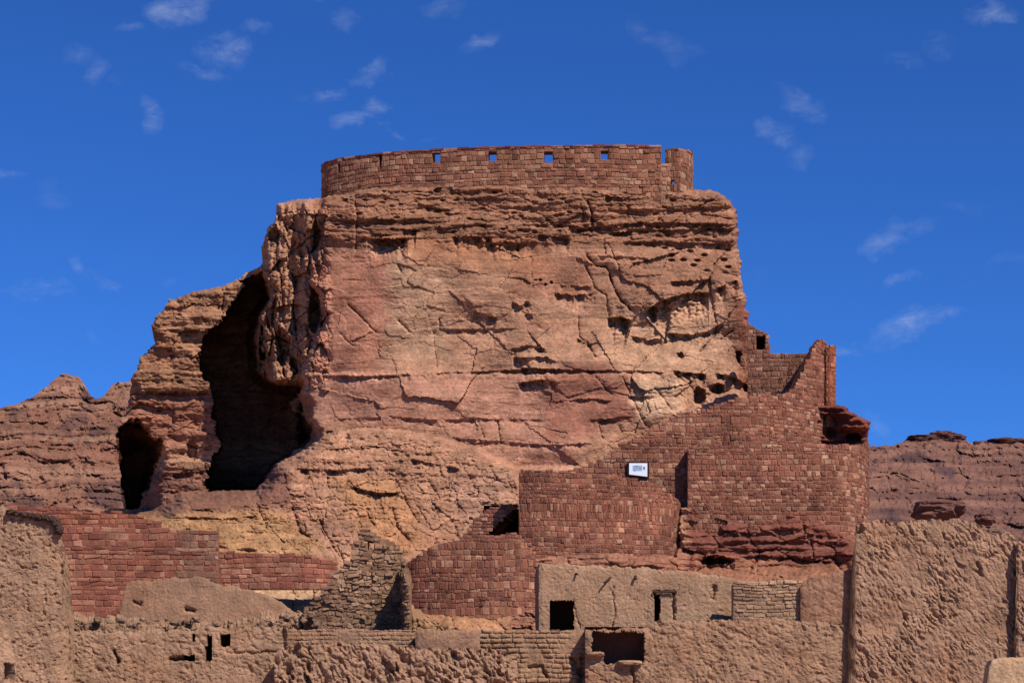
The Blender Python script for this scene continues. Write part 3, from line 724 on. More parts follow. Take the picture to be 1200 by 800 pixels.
# ------------------------------------------------------------------ castle walls
def P_el(px):                                   # plan of the round parapet: a half ellipse
    q = np.clip((px - 700) / 323.5, -1, 1); return 146.6 - 5.4 * math.sqrt(max(0, 1 - q * q))
xsP = [376.8, 378, 381, 386, 394, 404, 418, 436, 458, 484, 515, 550, 590, 640, 700, 740, 766, 775]
ZT = 41.55
pts = []
for x in xsP:
    D = P_el(x); pts.append((x, D, H - (ZT - CZ + CZ) * F / D + 0, H - 38.0 * F / D + 8))
pts = [(x, D, H - 41.6 * F / D, H - 37.0 * F / D) for x, D in [(x, P_el(x)) for x in xsP]]
rp = root('parapet_wall', at(600, 236, 141.5), 'long curved reddish stone parapet with square loopholes crowning the cliff', 'wall')
masonry('stone_wall', pts, BROWN + RED[:4], [2, 2, 2, 2, 1, 2, 1.2, 1.2, 1, 1], ch=(.24, .42), cw=(.24, .62), seed=11, thick=.9, ragged=.1, parent=rp,
        holes=[(506.5, 177.5, 516, 190), (572, 177.5, 581.5, 189.5), (637.5, 177.5, 648, 190.5), (704, 176.5, 713, 188), (444, 181, 447.5, 194), (396, 192, 398.5, 204)],
        relief=.03)
# thin coping course on the parapet
def coping(path_pts, parent, seed, h=.12, out=.07, thick=1.0, pal=RED, drop=.04):
    r = path(path_pts); R = np.random.default_rng(seed); V = []; Q = []; C = []
    s = 0
    while s < r.S - .1:
        w = min(R.uniform(.5, 1.1), r.S - s); a, b = s + .01, s + w - .01
        z0 = float(r.zt((a + b) / 2)) - drop + R.uniform(-.015, .015); hh = h * R.uniform(.8, 1.25); i = len(V)
        nxa, nya = r.n(a)
        for ss in (a, b):
            nx, ny = r.n(ss); o_ = out + R.uniform(-.02, .03)
            for (dn, dz) in ((o_, 0), (o_, hh), (-thick, hh), (-thick, 0)):
                V.append((r.X(ss) + nx * dn, r.Y(ss) + ny * dn, z0 + dz))
        Q += [(i, i + 4, i + 5, i + 1), (i + 1, i + 5, i + 6, i + 2), (i + 2, i + 6, i + 7, i + 3), (i + 3, i + 7, i + 4, i), (i, i + 1, i + 2, i + 3), (i + 4, i + 7, i + 6, i + 5)]
        C += [pal[R.integers(len(pal))] * R.uniform(.7, 1.0)] * 8
        s += w
    return mesh_obj('coping', np.array(V), np.array(Q), M_STONE, np.array(C), smooth=False, parent=parent)
coping(pts, rp, 12)
# corner turret to the right of the notch
tpts = [(779.5, 141.9, 176.5, 232), (784, 141.7, 175.8, 232), (790, 141.6, 175.3, 232), (797, 141.5, 175.5, 232), (804, 141.9, 176.5, 232), (809, 142.8, 178.5, 232), (812, 144.5, 181, 232)]
rt = root('corner_turret', at(796, 236, 142), 'short round turret with a single putlog hole at the right end of the parapet', 'turret')
masonry('stone_wall', tpts, BROWN + RED[:4], None, ch=(.3, .48), cw=(.2, .48), seed=13, thick=.5, holes=[(784.5, 211, 790, 216.5)], ragged=.1, parent=rt)
coping(tpts, rt, 14, thick=.6)
# sill wall joining the parapet and the turret below the notch
o = masonry('notch_sill', [(770, 141.35, 192, 236), (786, 141.5, 191, 236)], BROWN, None, ch=(.3, .45), seed=15, thick=.7)
tag(o, 'low stone sill closing the gap between parapet and round turret', 'wall')

# round bastion, wall with the sign, tower
def ptint(sm, z, r, c, R):
    return c
o = masonry('round_bastion', [(608, 124.0, 552, 668), (640, 123.8, 552, 668), (680, 124.0, 553.5, 668), (715, 124.7, 556, 668), (745, 125.4, 561, 668), (770, 126.3, 569.5, 668), (788, 127.4, 580, 668), (798.5, 128.6, 589, 668)],
            RED, REDW, ch=(.2, .38), cw=(.2, .42), seed=21, smooth=True, thick=1.0, ragged=.08, upright=(.52, .64))
tag(o, 'reddish stone bastion with bulging front and falling top line, below the white sign', 'bastion')
o = masonry('terrace_wall', [(474, 121.8, 662, 716), (490, 121.3, 648, 716), (505, 121, 640, 720), (540, 120.6, 629, 722), (575, 120.4, 626, 724), (607, 120.6, 625, 726), (628, 121.2, 650, 726)],
            RED[:7], REDW[:7], ch=(.22, .42), cw=(.2, .48), seed=22, thick=1.2, ragged=.15, tint=lambda sm, z, r, c, R: c * 1.05)
tag(o, 'low purplish red stone terrace wall under the black triangular opening', 'wall')
o = masonry('stair_wall', [(538, 126.4, 634, 640), (556, 126.2, 608, 640), (568, 126.0, 597, 640), (585, 125.8, 592, 640), (607, 125.6, 590, 640)],
            RED[:6], None, ch=(.16, .26), cw=(.2, .48), seed=23, thick=3.0, ragged=.1,
            keep=lambda s, z, r: polysd(np.array([float(np.interp(s, r.s, r.px))]), np.array([H - (z - CZ) * F / 126.0]), [(570, 624), (608, 591.5), (620, 591), (620, 628), (570, 628)])[0] > 0)
tag(o, 'thin coursed red wall around the black triangular opening left of the bastion', 'wall')
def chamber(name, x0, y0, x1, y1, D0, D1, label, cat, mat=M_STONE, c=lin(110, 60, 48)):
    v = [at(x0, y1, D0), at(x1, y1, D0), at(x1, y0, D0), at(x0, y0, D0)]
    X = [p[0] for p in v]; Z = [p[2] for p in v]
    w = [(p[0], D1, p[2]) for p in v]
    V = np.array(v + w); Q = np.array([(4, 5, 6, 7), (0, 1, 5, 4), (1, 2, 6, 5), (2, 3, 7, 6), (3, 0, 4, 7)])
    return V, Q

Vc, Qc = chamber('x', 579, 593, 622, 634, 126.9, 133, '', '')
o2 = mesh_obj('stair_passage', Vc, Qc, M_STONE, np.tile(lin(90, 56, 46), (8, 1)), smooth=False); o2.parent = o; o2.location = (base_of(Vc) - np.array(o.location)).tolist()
w3 = [(640, 128.9, 556, 600), (672, 128.9, 549, 600), (700, 128.9, 541, 600), (722, 128.9, 524, 605), (742, 128.9, 514, 610), (765, 128.9, 503, 615), (790, 128.9, 489, 620), (820, 129.0, 481, 620), (845, 129.1, 478, 620)]
o = masonry('curtain_wall', w3, BROWN[:3] + RED, [1, 1, 1] + REDW, ch=(.22, .4), cw=(.2, .5), seed=24, thick=1.0, ragged=.2)
tag(o, 'red stone curtain wall with stepped rising top edge carrying the white sign', 'wall')
o = masonry('square_tower', [(806, 128.0, 523, 628), (850, 127.9, 522, 640), (900, 127.9, 521.5, 640), (950, 127.9, 521, 650), (980, 128.2, 521, 655), (998, 128.9, 521, 660), (1009, 130.0, 521, 660), (1016, 131.8, 520, 655), (1018.5, 134.0, 519, 650)],
            RED + BROWN[4:5], REDW + [1.6], ch=(.2, .4), cw=(.2, .5), seed=25, smooth=True, thick=.84, ragged=.1, )
tag(o, 'broad red stone tower with sharp left corner, standing on dark red rock', 'tower')
o = masonry('upper_wall', [(780, 129.9, 493, 532), (800, 129.6, 483, 532), (830, 129.4, 478, 532), (856, 129.3, 468, 532), (875, 129.4, 464, 532), (890, 129.6, 462, 532), (904, 130.0, 462, 532)],
            BROWN[:2] + RED, [1, 1] + REDW, ch=(.24, .42), cw=(.2, .5), seed=26, smooth=True, thick=1.0, ragged=.14)
tag(o, 'dark red upper wall with a rounded left top, behind the broad tower', 'wall')
o = masonry('peaked_wall', [(902, 129.9, 463, 532), (918, 130.5, 462, 532), (932, 131.3, 454, 532), (940, 131.8, 437, 530), (948, 132.3, 421, 530), (956, 132.8, 406, 528), (962, 133.3, 398, 528), (965, 133.6, 397, 528), (969, 134.1, 404, 528)],
            RED, REDW, ch=(.2, .34), cw=(.2, .48), seed=27, thick=.5, ragged=.08)
tag(o, 'tall wall rising to a sharp peak against the sky above the broad tower', 'wall')
o = masonry('slim_turret', [(967.5, 133.6, 407, 500), (973, 133.5, 405, 500), (980, 133.8, 405, 500)], [lin(146, 80, 60), lin(134, 72, 56), lin(152, 92, 68)], None, ch=(.25, .4), cw=(.3, .6), seed=28, thick=.8, ragged=.1)
tag(o, 'slim reddish turret just right of the peaked wall', 'turret')
rs = root('stub_wall', at(890, 470, 135), 'brown stone wall with flat top and a broken doorway stub at its left end', 'wall')
masonry('stone_wall', [(876, 135.4, 377, 480), (884, 135.3, 383, 480), (893, 135.2, 388, 480), (900.5, 135.1, 391, 480), (901.2, 135.1, 414, 480), (925, 134.8, 414, 480), (956, 134.4, 412, 480)],
        BROWN + RED[:3], None, ch=(.22, .36), cw=(.2, .48), seed=29, thick=.8, ragged=.06, parent=rs, holes=[(886, 393, 896.5, 411)])
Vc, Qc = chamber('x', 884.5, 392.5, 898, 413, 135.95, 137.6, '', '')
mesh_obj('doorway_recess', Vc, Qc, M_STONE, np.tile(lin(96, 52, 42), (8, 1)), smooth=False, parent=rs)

# small masonry plug in the cliff
o = masonry('wall_patch', [(868.5, 139.9, 415, 428), (874, 139.9, 416, 428)], GREY, None, ch=(.2, .3), cw=(.2, .4), seed=30, thick=.5)
tag(o, 'tiny grey stone blocking in a hole of the cliff left of the stub wall', 'wall')

# ruined rock outcrop behind the tower top
def rock(name, c, r, seed, col, mat=M_ROCK, flat=.0, sub=4, rough=.35, parent=None, smooth=False, strat=0.):
    bm = bmesh.new(); bmesh.ops.create_icosphere(bm, subdivisions=sub, radius=1)
    V = np.array([v.co[:] for v in bm.verts]); T = np.array([[v.index for v in f.verts] for f in bm.faces]); bm.free()
    V = np.sign(V) * np.abs(V) ** .75
    n = fbm(V[:, 0] * 1.3 + seed * 3.3 + V[:, 2] * .8, V[:, 1] * 1.3 + V[:, 2] * 1.7, seed, 4)
    f1, f2, a, b, g, ox, oy = voronoi(V[:, 0] * 1.6 + seed + V[:, 1], V[:, 2] * 2.2 - V[:, 1], seed + 3)
    V = V * (1 + rough * n + rough * .5 * (a - .5))[:, None]
    if strat: V[:, :2] *= (1 + strat * np.tanh(2 * noise(V[:, 2] * 6 + seed, V[:, 0] * .4, seed)))[:, None]
    W = V * np.array(r) + np.array(c)
    cc = np.array(col)[None] * (1 + .2 * n)[:, None]
    return mesh_obj(name, W, T, mat, np.clip(cc, .01, .8), smooth=smooth, parent=parent)
def ledge_rock():
    # a stratified, overhanging lump: grid like the cliff but on its own outline
    xs = np.arange(952, 1026, .9); ys = np.arange(534, 466, -.9)
    X, Y = np.meshgrid(xs, ys, indexing='ij')
    poly = [(955, 474), (972, 474), (980, 473), (990, 478), (1000, 484), (1010, 489), (1020, 496), (1019, 504), (1016, 520), (1016, 534), (955, 534)]
    wx = X + 2.2 * noise(X / 7, Y / 5, 701) + noise(X / 3, Y / 3, 702); wy = Y + 1.6 * noise(X / 8, Y / 5, 703)
    sd = polysd(wx, wy, poly)
    D = 133.2 + .35 * np.logaddexp(0, sd * 1.0 + 2)
    D = D - 1.2 * sstep(970, 1000, X) * sstep(508, 498, wy)
    D += 1.5 * np.clip(1.2 - (((wx - 999) / 10) ** 2 + ((wy - 513) / 5) ** 2), 0, 1) ** .5
    D += .9 * np.clip(1.2 - (((wx - 972) / 11) ** 2 + ((wy - 500) / 12) ** 2), 0, 1) ** .5
    D -= np.tanh(2.5 * noise(X / 60, wy / 5, 705)) * .3 + .25 * fbm(X / 9, Y / 7, 706, 4)
    M = (sd[:-1, :-1] < 0)
    C = np.ones(X.shape + (3,)) * lin(108, 58, 46) * (1 + .3 * fbm(X / 20, Y / 6, 707, 3))[..., None]
    Fv = np.stack([(X - CX) / F * D, D, CZ + (H - Y) / F * D], -1); Bv = Fv + np.array([0, 3.5, 0])
    V, Q = grid_shell(Fv, Bv, M)
    o = mesh_obj('rock_ledge', V, Q, M_ROCK, np.concatenate([C.reshape(-1, 3)] * 2)); tag(o, 'jagged dark red rock ledge with a black hollow above the tower right corner', 'rock')
ledge_rock()

# sign
sg = root('wall_sign', at(747, 559, 128.75), 'white rectangular sign in a dark frame fixed on the red curtain wall', 'sign')
def boxm(name, x0, y0, x1, y1, D, t, mat, parent, skew=0., C=None):
    a = [at(x0, y1, D), at(x1, y1 + skew, D), at(x1, y0, D), at(x0, y0, D)]
    V = np.array([*a, *[(p[0], p[1] + t, p[2]) for p in a]])
    Q = np.array([(0, 1, 2, 3), (5, 4, 7, 6), (4, 0, 3, 7), (1, 5, 6, 2), (3, 2, 6, 7), (4, 5, 1, 0)])
    return mesh_obj(name, V, Q, mat, C, smooth=False, parent=parent)
boxm('frame', 735.4, 541.2, 760.6, 556.6, 128.68, .16, M_FRAME, sg, 2.8)
panel = boxm('panel', 737.3, 542.4, 758.6, 555.6, 128.64, .06, M_PANEL, sg, 2.6)
def child_box(name, x0, y0, x1, y1, D, t, mat, par, skew=0):
    o = boxm(name, x0, y0, x1, y1, D, t, mat, sg, skew); o.parent = par; return o
child_box('print', 741.5, 545.0, 752.5, 551.4, 128.635, .01, M_INK, panel)
child_box('print', 743.6, 545.7, 748.2, 546.7, 128.630, .01, M_INKD, panel)
child_box('print', 748.9, 547.7, 752.0, 548.8, 128.630, .01, M_INKD, panel)
child_box('print', 743.0, 550.6, 744.8, 551.6, 128.630, .01, M_INKD, panel)
child_box('print', 753.6, 546.4, 756.0, 550.0, 128.635, .01, M_INKD, panel)

# ------------------------------------------------------------------ red walls on the left
def lt(sm, z, r, c, R):
    px = float(np.interp(sm, r.s, r.px))
    if px > 212 and R.random() < .75: return GREY[R.integers(len(GREY))] * R.uniform(.85, 1.15)
    return c
o = masonry('retaining_wall', [(40, 117.6, 617, 742), (75, 117.8, 618, 742), (120, 118, 619, 738), (180, 118.2, 620, 725), (218, 118.3, 620.5, 720), (256, 118.4, 621, 705)],
            RED2, None, ch=(.26, .42), cw=(.3, .85), seed=41, thick=1.0, ragged=.1, tint=lt)
tag(o, 'tall red stone retaining wall with greyer right end, beside the pitted mud wall', 'wall')
o = masonry('upper_terrace_wall', [(10, 124, 592, 630), (40, 124, 594, 630), (90, 124, 597, 630), (130, 124, 600, 630), (165, 124.2, 604, 630), (190, 124.4, 612, 630)],
            [lin(146, 84, 64), lin(134, 72, 56), lin(156, 98, 74), lin(120, 68, 58)], None, ch=(.25, .4), cw=(.3, .8), seed=42, thick=1.0, ragged=.2)
tag(o, 'faded red terrace wall just above and behind the tall red retaining wall', 'wall')
o = masonry('low_red_wall', [(250, 119.9, 646, 690), (290, 119.8, 647.5, 690), (340, 119.8, 650, 690), (375, 119.9, 653, 690), (396, 120.2, 657, 690)],
            RED2, None, ch=(.25, .4), cw=(.3, .75), seed=43, thick=.9, ragged=.12)
tag(o, 'long low bright red stone wall beneath the yellow rock slope', 'wall')

# ------------------------------------------------------------------ mud ruins
MUD = lin(153, 118, 97); MUD2 = lin(158, 123, 101); MUD3 = lin(152, 112, 86)
# pitted wall at the left edge and its row of dark stones
o = mudwall('mud_wall', [(-120, 90, 586, 850), (-30, 90, 589, 850), (0, 90, 591, 850), (12, 90, 600, 850), (40, 90, 604, 850), (60, 90, 607, 850), (72, 90.1, 618, 850), (79, 90.4, 650, 850), (84, 90.7, 690, 850), (88, 91, 735, 850)],
            seed=61, fb=.10, fscale=.7, pits=.12, billow=.075, bsize=.5, basp=.6, bang=.7, col=lin(156, 121, 100), ragged=.10, thick=.9, stain=.1)
tag(o, 'tall pitted mud wall at the left edge topped by dark stones', 'wall')
for k, (px, py, rx, rz) in enumerate([(13, 600.5, .2, .14), (21, 602, .17, .13), (29, 603.5, .2, .15), (37, 604.5, .17, .15), (45, 606, .22, .17), (53, 606.5, .18, .14), (60, 608.5, .2, .16), (66, 613, .19, .2), (70, 621, .18, .22)]):
    x, y, z = at(px, py, 89.95)
    o = rock('coping_stone', (x, y, z + .02), (rx, .26, rz), 800 + k, lin(72, 52, 44), M_STONE, sub=3, rough=.3)
    tag(o, 'dark rough stone in the row along the top of the left pitted mud wall', 'stone', 'dark coping stones on the left mud wall')
o = mudwall('mud_pier', [(-60, 78, 742, 860), (-10, 78, 726, 860), (4, 78, 728, 860), (12, 78.2, 745, 860), (20, 78.5, 775, 860)], seed=62, fb=.08, vor=.03, col=lin(164, 130, 108), thick=.6, holes=[(3, 775, 17, 795)], ragged=.1)
tag(o, 'pale smooth mud pier with one black hole in the lower left corner', 'wall')
# smooth plastered wall in front of the retaining wall
o = mudwall('plaster_wall', [(139, 108, 722, 775), (146, 108, 690, 775), (152, 108, 681, 775), (200, 108, 678, 775), (236, 108, 675, 775), (256, 108.1, 684, 775), (300, 108.4, 692, 775), (330, 108.8, 705, 775), (352, 109.2, 722, 775)],
            seed=63, fb=.05, fscale=.7, col=lin(150, 114, 94), ragged=.10, thick=.8, cracks=[([(158, 705), (164, 707)], .1, .25), ([(218, 713), (226, 715)], .13, .35)])
tag(o, 'smooth brown mud plaster wall with sloping ends before the red retaining wall', 'wall')
o = mudwall('rubble_bank', [(80, 98, 722, 800), (110, 98, 724, 800), (150, 98, 727, 800), (200, 98, 729, 800), (260, 98, 731, 800), (300, 98, 722, 800), (350, 98, 715, 800), (375, 98, 724, 800)],
            seed=64, fb=.12, fscale=1.0, billow=.2, bsize=.5, basp=.7, col=lin(150, 115, 94), ragged=.3, thick=1.5, edge=.2)
tag(o, 'uneven bank of fallen mud rubble left of the ruined grey tower', 'rubble')
# lower wall with openings
o = mudwall('breached_wall', [(70, 92, 741, 850), (110, 92, 741, 850), (180, 92, 738, 850), (235, 92, 736, 850), (300, 92, 735, 850), (337, 92.1, 735, 850)], seed=65, fb=.09, fscale=.8, pits=.07, billow=.07, bsize=.45, basp=.7, bang=-.6,
            col=MUD, ragged=.14, thick=.7, holes=[(213, 767.5, 228, 774.5), (239, 757, 248, 775), (242, 744, 248, 757), (257, 743, 269, 758), (224, 743, 228.5, 752)],
            cracks=[([(200, 771), (214, 771)], .09, .5), ([(133, 762), (138, 775)], .08, .35), ([(332, 738), (333, 770)], .1, .3), ([(270, 764), (335, 764)], .06, .12)])
tag(o, 'mud wall with several small black openings below the smooth plaster wall', 'wall')
Vb, Qb = chamber('x', 196, 738, 280, 800, 92.68, 95.2, '', '')
o2 = mesh_obj('back_room', Vb, Qb, M_MUD, np.tile(lin(150, 112, 86), (8, 1)), smooth=False); o2.parent = o; o2.location = (0, 0, 0)
o2.matrix_parent_inverse.identity()
o2.location = (base_of(Vb) - np.array(o.location)).tolist()
o = mudwall('brick_ledge', [(334, 93.2, 738, 850), (380, 93.2, 736.5, 850), (430, 93.2, 737, 850), (486, 93.2, 738, 850)], seed=66, fb=.03, course=.05, chh=.2, col=lin(152, 115, 94), ragged=.04, thick=.9)
tag(o, 'low straight wall of worn mud bricks at the foot of the ruined grey tower', 'wall')
o = mudwall('lumpy_wall', [(322, 90.5, 764, 850), (335, 90.5, 757, 850), (380, 90.5, 754, 850), (430, 90.5, 755, 850), (480, 90.5, 758, 850), (540, 90.5, 760, 850), (590, 90.6, 763, 850), (606, 90.8, 775, 850)],
            seed=67, fb=.12, fscale=1.0, vor=.10, vsize=.5, slant=.35, billow=.42, bsize=.8, basp=.5, bang=-1.0, col=lin(152, 117, 97), ragged=.16, thick=1.0, hand=.06)
tag(o, 'low wall of big slanting eroded mud lumps along the bottom centre left', 'wall')
o = mudwall('mud_block', [(487, 92.4, 737, 850), (500, 92.3, 737, 850), (540, 92.3, 738, 850), (562, 92.3, 738, 850)], seed=68, fb=.05, fscale=.8, col=lin(152, 113, 93), ragged=.06, thick=1.2)
tag(o, 'smooth mud block between the brick ledge and the coursed mud brick wall', 'wall')
o = mudwall('mud_brick_wall', [(556, 94.2, 738, 850), (600, 94, 739, 850), (650, 94, 739, 850), (694, 94, 738, 850)], seed=69, fb=.06, course=.09, chh=.24, col=lin(150, 115, 93), ragged=.06, thick=.7,
            cracks=[([(672, 772), (682, 790)], .16, .4), ([(684, 770), (680, 798)], .12, .35), ([(620, 782), (634, 780), (640, 792)], .09, .25)])
tag(o, 'coursed mud brick wall in front of the black square window of the mud house', 'wall')
o = mudwall('weathered_wall', [(686, 93.2, 738, 850), (720, 93.2, 736, 850), (756, 93.2, 733, 850), (770, 93.2, 728, 850), (800, 93.2, 726, 850), (860, 93.2, 726, 850), (900, 93.2, 726, 850), (940, 93.2, 728, 850), (998, 93.3, 730, 850)],
            seed=70, fb=.10, fscale=1.0, billow=.085, bsize=.55, basp=.6, bang=-.6, pits=.08, col=lin(150, 115, 94), ragged=.1, thick=.8, holes=[(692.5, 740, 755, 766), (707, 757, 755, 777)], hjit=.13, cracks=[([(741, 780), (743, 800)], .08, .25)])
tag(o, 'crumbling mud wall with a wide black gap below the mud house', 'wall')
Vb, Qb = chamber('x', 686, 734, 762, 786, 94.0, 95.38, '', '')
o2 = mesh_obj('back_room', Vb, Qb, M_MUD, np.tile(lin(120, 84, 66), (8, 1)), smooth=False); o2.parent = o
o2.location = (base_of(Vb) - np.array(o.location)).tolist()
x, y, z = at(738, 776, 93.1); o = rock('fallen_block', (x, y, z), (.62, .3, .12), 820, lin(165, 128, 98), M_MUD, sub=3, rough=.2); tag(o, 'flat slab of mud lying in the wide black gap of the crumbling wall', 'block')
x, y, z = at(698, 766, 93.1); o = rock('fallen_block', (x, y, z), (.42, .3, .12), 821, lin(150, 112, 86), M_MUD, sub=3, rough=.25); tag(o, 'small mud lump on the left lip of the wide black gap', 'block')

# mud house with window and door
hs_ = root('mud_house', at(745, 745, 95.6), 'flat fronted mud house with a black square window and a shallow doorway', 'house')
hp = [(626.5, 98.2, 667, 760), (631.5, 95.5, 660, 760), (636, 95.45, 659, 760), (665, 95.5, 661, 760), (700, 95.5, 662, 760), (742, 95.5, 665, 760), (790, 95.5, 669, 760), (830, 95.5, 672, 760), (860, 95.6, 677, 760)]
mudwall('wall', hp, seed=71, fb=.05, fscale=.9, col=MUD2, ragged=.10, thick=.55, holes=[(643.5, 703.5, 672, 738.5), (766.5, 696, 773.5, 729)], parent=hs_, pits=.04,
        cracks=[([(670, 705), (680, 735)], .04, .08), ([(718, 688), (720, 715), (717, 735)], .05, .1), ([(838, 688), (835, 700)], .1, .25), ([(766, 693.5), (790, 693.5)], .05, .3), ([(789, 693), (790, 730)], .06, .25), ([(766, 694), (767, 700)], .05, .3)], stain=.1)
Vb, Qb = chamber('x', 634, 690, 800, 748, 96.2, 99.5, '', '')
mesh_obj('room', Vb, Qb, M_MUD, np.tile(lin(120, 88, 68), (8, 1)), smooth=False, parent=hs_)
def stick(name, p, q, r0, r1, mat, parent=None, seed=0, seg=8, rings=7):
    p = np.array(p); q = np.array(q); R = np.random.default_rng(seed); ax = q - p; L = np.linalg.norm(ax); ax /= L
    u = np.cross(ax, [.3, .2, .9]); u /= np.linalg.norm(u); v = np.cross(ax, u)
    V = []; Q = []
    for i in range(rings):
        t = i / (rings - 1); c = p + ax * L * t + u * R.normal(0, r0 * .15) + v * R.normal(0, r0 * .15); r = r0 + (r1 - r0) * t
        for k in range(seg):
            a = 2 * math.pi * k / seg; rr = r * R.uniform(.85, 1.15); V.append(c + u * math.cos(a) * rr + v * math.sin(a) * rr)
    for i in range(rings - 1):
        for k in range(seg):
            a = i * seg + k; b = i * seg + (k + 1) % seg; Q.append((a, b, b + seg, a + seg))
    n = len(V); V.append(p); V.append(q)
    for k in range(0, seg, 2):
        Q.append((n, (k + 2) % seg, (k + 1) % seg, k)); m = (rings - 1) * seg; Q.append((n + 1, m + k, m + (k + 1) % seg, m + (k + 2) % seg))
    return mesh_obj(name, np.array(V), np.array(Q), mat, None, parent=parent)
def pt(px, py, D): return at(px, py, D)
stick('roof_beam', pt(719, 673, 95.7), pt(708, 682.5, 95.2), .055, .045, M_WOOD, hs_, 3)
stick('roof_beam', pt(744.5, 671, 95.8), pt(745, 678, 95.28), .07, .06, M_WOOD, hs_, 4)
stick('roof_beam', pt(672, 671, 95.8), pt(677, 672.5, 95.28), .06, .05, M_WOOD, hs_, 5)
stick('lintel', pt(765, 693.2, 95.42), pt(791, 693.4, 95.42), .06, .055, M_WOOD, hs_, 6)
o = masonry('dry_stone_wall', [(859, 93.9, 681, 752), (880, 93.9, 681, 752), (910, 93.9, 680.5, 752), (941, 93.9, 681, 752)], MUDB, None, ch=(.13, .24), cw=(.25, .6), seed=72, thick=.7, ragged=.12, relief=.03)
tag(o, 'coursed dry stone wall adjoining the right end of the mud house', 'wall')
o = mudwall('plain_mud_wall', [(938, 93.6, 684, 780), (950, 93.5, 676, 780), (975, 93.4, 672, 780), (1003, 93.4, 668, 780)], seed=73, fb=.07, col=lin(150, 110, 90), ragged=.14, thick=.7, vor=.03, vsize=.5)
tag(o, 'reddish mud wall between the dry stone wall and the tall right wall', 'wall')
x, y, z = at(612, 735, 96.2)
# tall wall at the right
o = mudwall('mud_wall', [(992.5, 93.05, 790, 860), (994.5, 93.05, 740, 860), (997, 93.05, 690, 860), (1000, 93.0, 650, 860), (1003, 93.0, 614, 860), (1010, 92.95, 611, 860), (1050, 92.95, 611, 860), (1085, 92.95, 608.5, 860), (1120, 92.95, 609, 860), (1145, 92.95, 616, 860), (1160, 92.95, 626, 860), (1172, 92.95, 627, 860), (1184, 92.95, 622, 860), (1192, 92.95, 632, 860)],
            seed=74, fb=.12, fscale=.7, billow=.145, bsize=.66, basp=.36, bang=-.95, edge=.015, col=lin(154, 118, 98), ragged=.14, thick=1.1, pits=.03, stain=.12,
            cracks=[([(1144, 661), (1149, 665), (1147, 669), (1150, 674)], .09, .22), ([(1104, 700), (1109, 706)], .05, .14), ([(1060, 722), (1064, 729)], .05, .14), ([(1004, 625), (1010, 620)], .12, .2)])
tag(o, 'tall rough mud wall with diagonal lumps at the right edge', 'wall')
o = mudwall('cracked_wall', [(1188, 92.75, 800, 860), (1189.5, 92.7, 700, 860), (1191, 92.65, 640, 860), (1194, 92.6, 633, 860), (1200, 92.6, 631, 860), (1240, 92.6, 628, 860), (1330, 92.6, 632, 860)], seed=75, fb=.12, billow=.16, bsize=.6, basp=.4, bang=-.9, edge=.015, col=lin(152, 116, 98), ragged=.08, thick=1.0)
tag(o, 'sliver of mud wall beyond the crack at the far right edge', 'wall')
o = mudwall('plaster_block', [(1157, 84, 800, 870), (1159, 84, 782, 870), (1163, 84, 773, 870), (1170, 84, 770, 870), (1230, 84, 769, 870), (1320, 84, 770, 870)], seed=76, fb=.04, col=lin(178, 145, 119), ragged=.03, thick=.8)
tag(o, 'pale smooth plaster block with rounded corner in the lower right corner', 'wall')
x, y, z = at(1166, 624, 93.5); o = rock('boulder', (x, y, z), (.5, .4, .22), 831, lin(120, 92, 76), M_ROCK, sub=4, rough=.25); tag(o, 'grey brown boulder lying on top of the tall right mud wall', 'boulder')
# ruined grey tower
rr = root('ruined_tower', at(420, 738, 97.5), 'crumbling grey stone tower stub with a jagged peak and deep triangular shadow', 'tower')
masonry('front_wall', [(356, 97.6, 712, 752), (366, 97.6, 703, 752), (376, 97.5, 697, 752), (392, 97.4, 680, 752), (404, 97.4, 664, 752), (414, 97.4, 648, 752), (419, 97.4, 632, 752), (424, 97.4, 622, 752), (436, 97.4, 622, 752), (448, 97.4, 628, 752), (462, 97.5, 634, 752), (470, 97.6, 640, 752), (476, 97.7, 664, 752)],
        GREY, None, ch=(.15, .28), cw=(.18, .44), seed=81, thick=1.0, ragged=.45, relief=.06, wob=.3, jit=.05, rot=.12, holes=[(431, 634, 438, 644), (428, 656, 436, 661)], parent=rr)
masonry('side_wall', [(470.5, 97.4, 664, 752), (473, 95.2, 672, 752), (475.5, 94.8, 680, 752), (481, 94.8, 690, 752)],
        GREY, None, ch=(.12, .22), cw=(.2, .45), seed=82, thick=.35, ragged=.2, relief=.06, jit=.05, rot=.1, parent=rr)
for k, (px, py, s_) in enumerate([(361, 726, .34), (370, 731, .3), (378, 736, .26)]):
    x, y, z = at(px, py, 97.25); rock('rubble_stone', (x, y, z), (s_, .35, s_ * .8), 840 + k, lin(118, 90, 72), M_STONE, sub=3, rough=.4, parent=rr)
# mud buttress right of the ruined tower
o = mudwall('mud_bank', [(478, 99.4, 712, 760), (486, 99.2, 722, 760), (500, 99, 726, 760), (520, 99, 733, 760), (540, 99.2, 738, 760)], seed=77, fb=.12, vor=.12, vsize=.3, col=lin(152, 114, 86), ragged=.15, thick=1.2)
tag(o, 'small heap of crumbled mud right of the ruined grey tower', 'rubble')

for k in range(26):
    px = random.uniform(95, 370); py = 727 + random.uniform(-2, 9) - 6 * (px > 290); D = 96.6 + random.uniform(-.4, .6)
    x, y, z = at(px, py, D); r_ = random.uniform(.1, .26)
    o = rock('loose_stone', (x, y, z), (r_, r_ * .9, r_ * .7), 900 + k, lin(140, 108, 84) * random.uniform(.75, 1.1), M_STONE, sub=2, rough=.4)
    tag(o, 'small loose brown stone fallen on the mud rubble left of the ruined tower', 'stone', 'loose stones on the mud rubble')
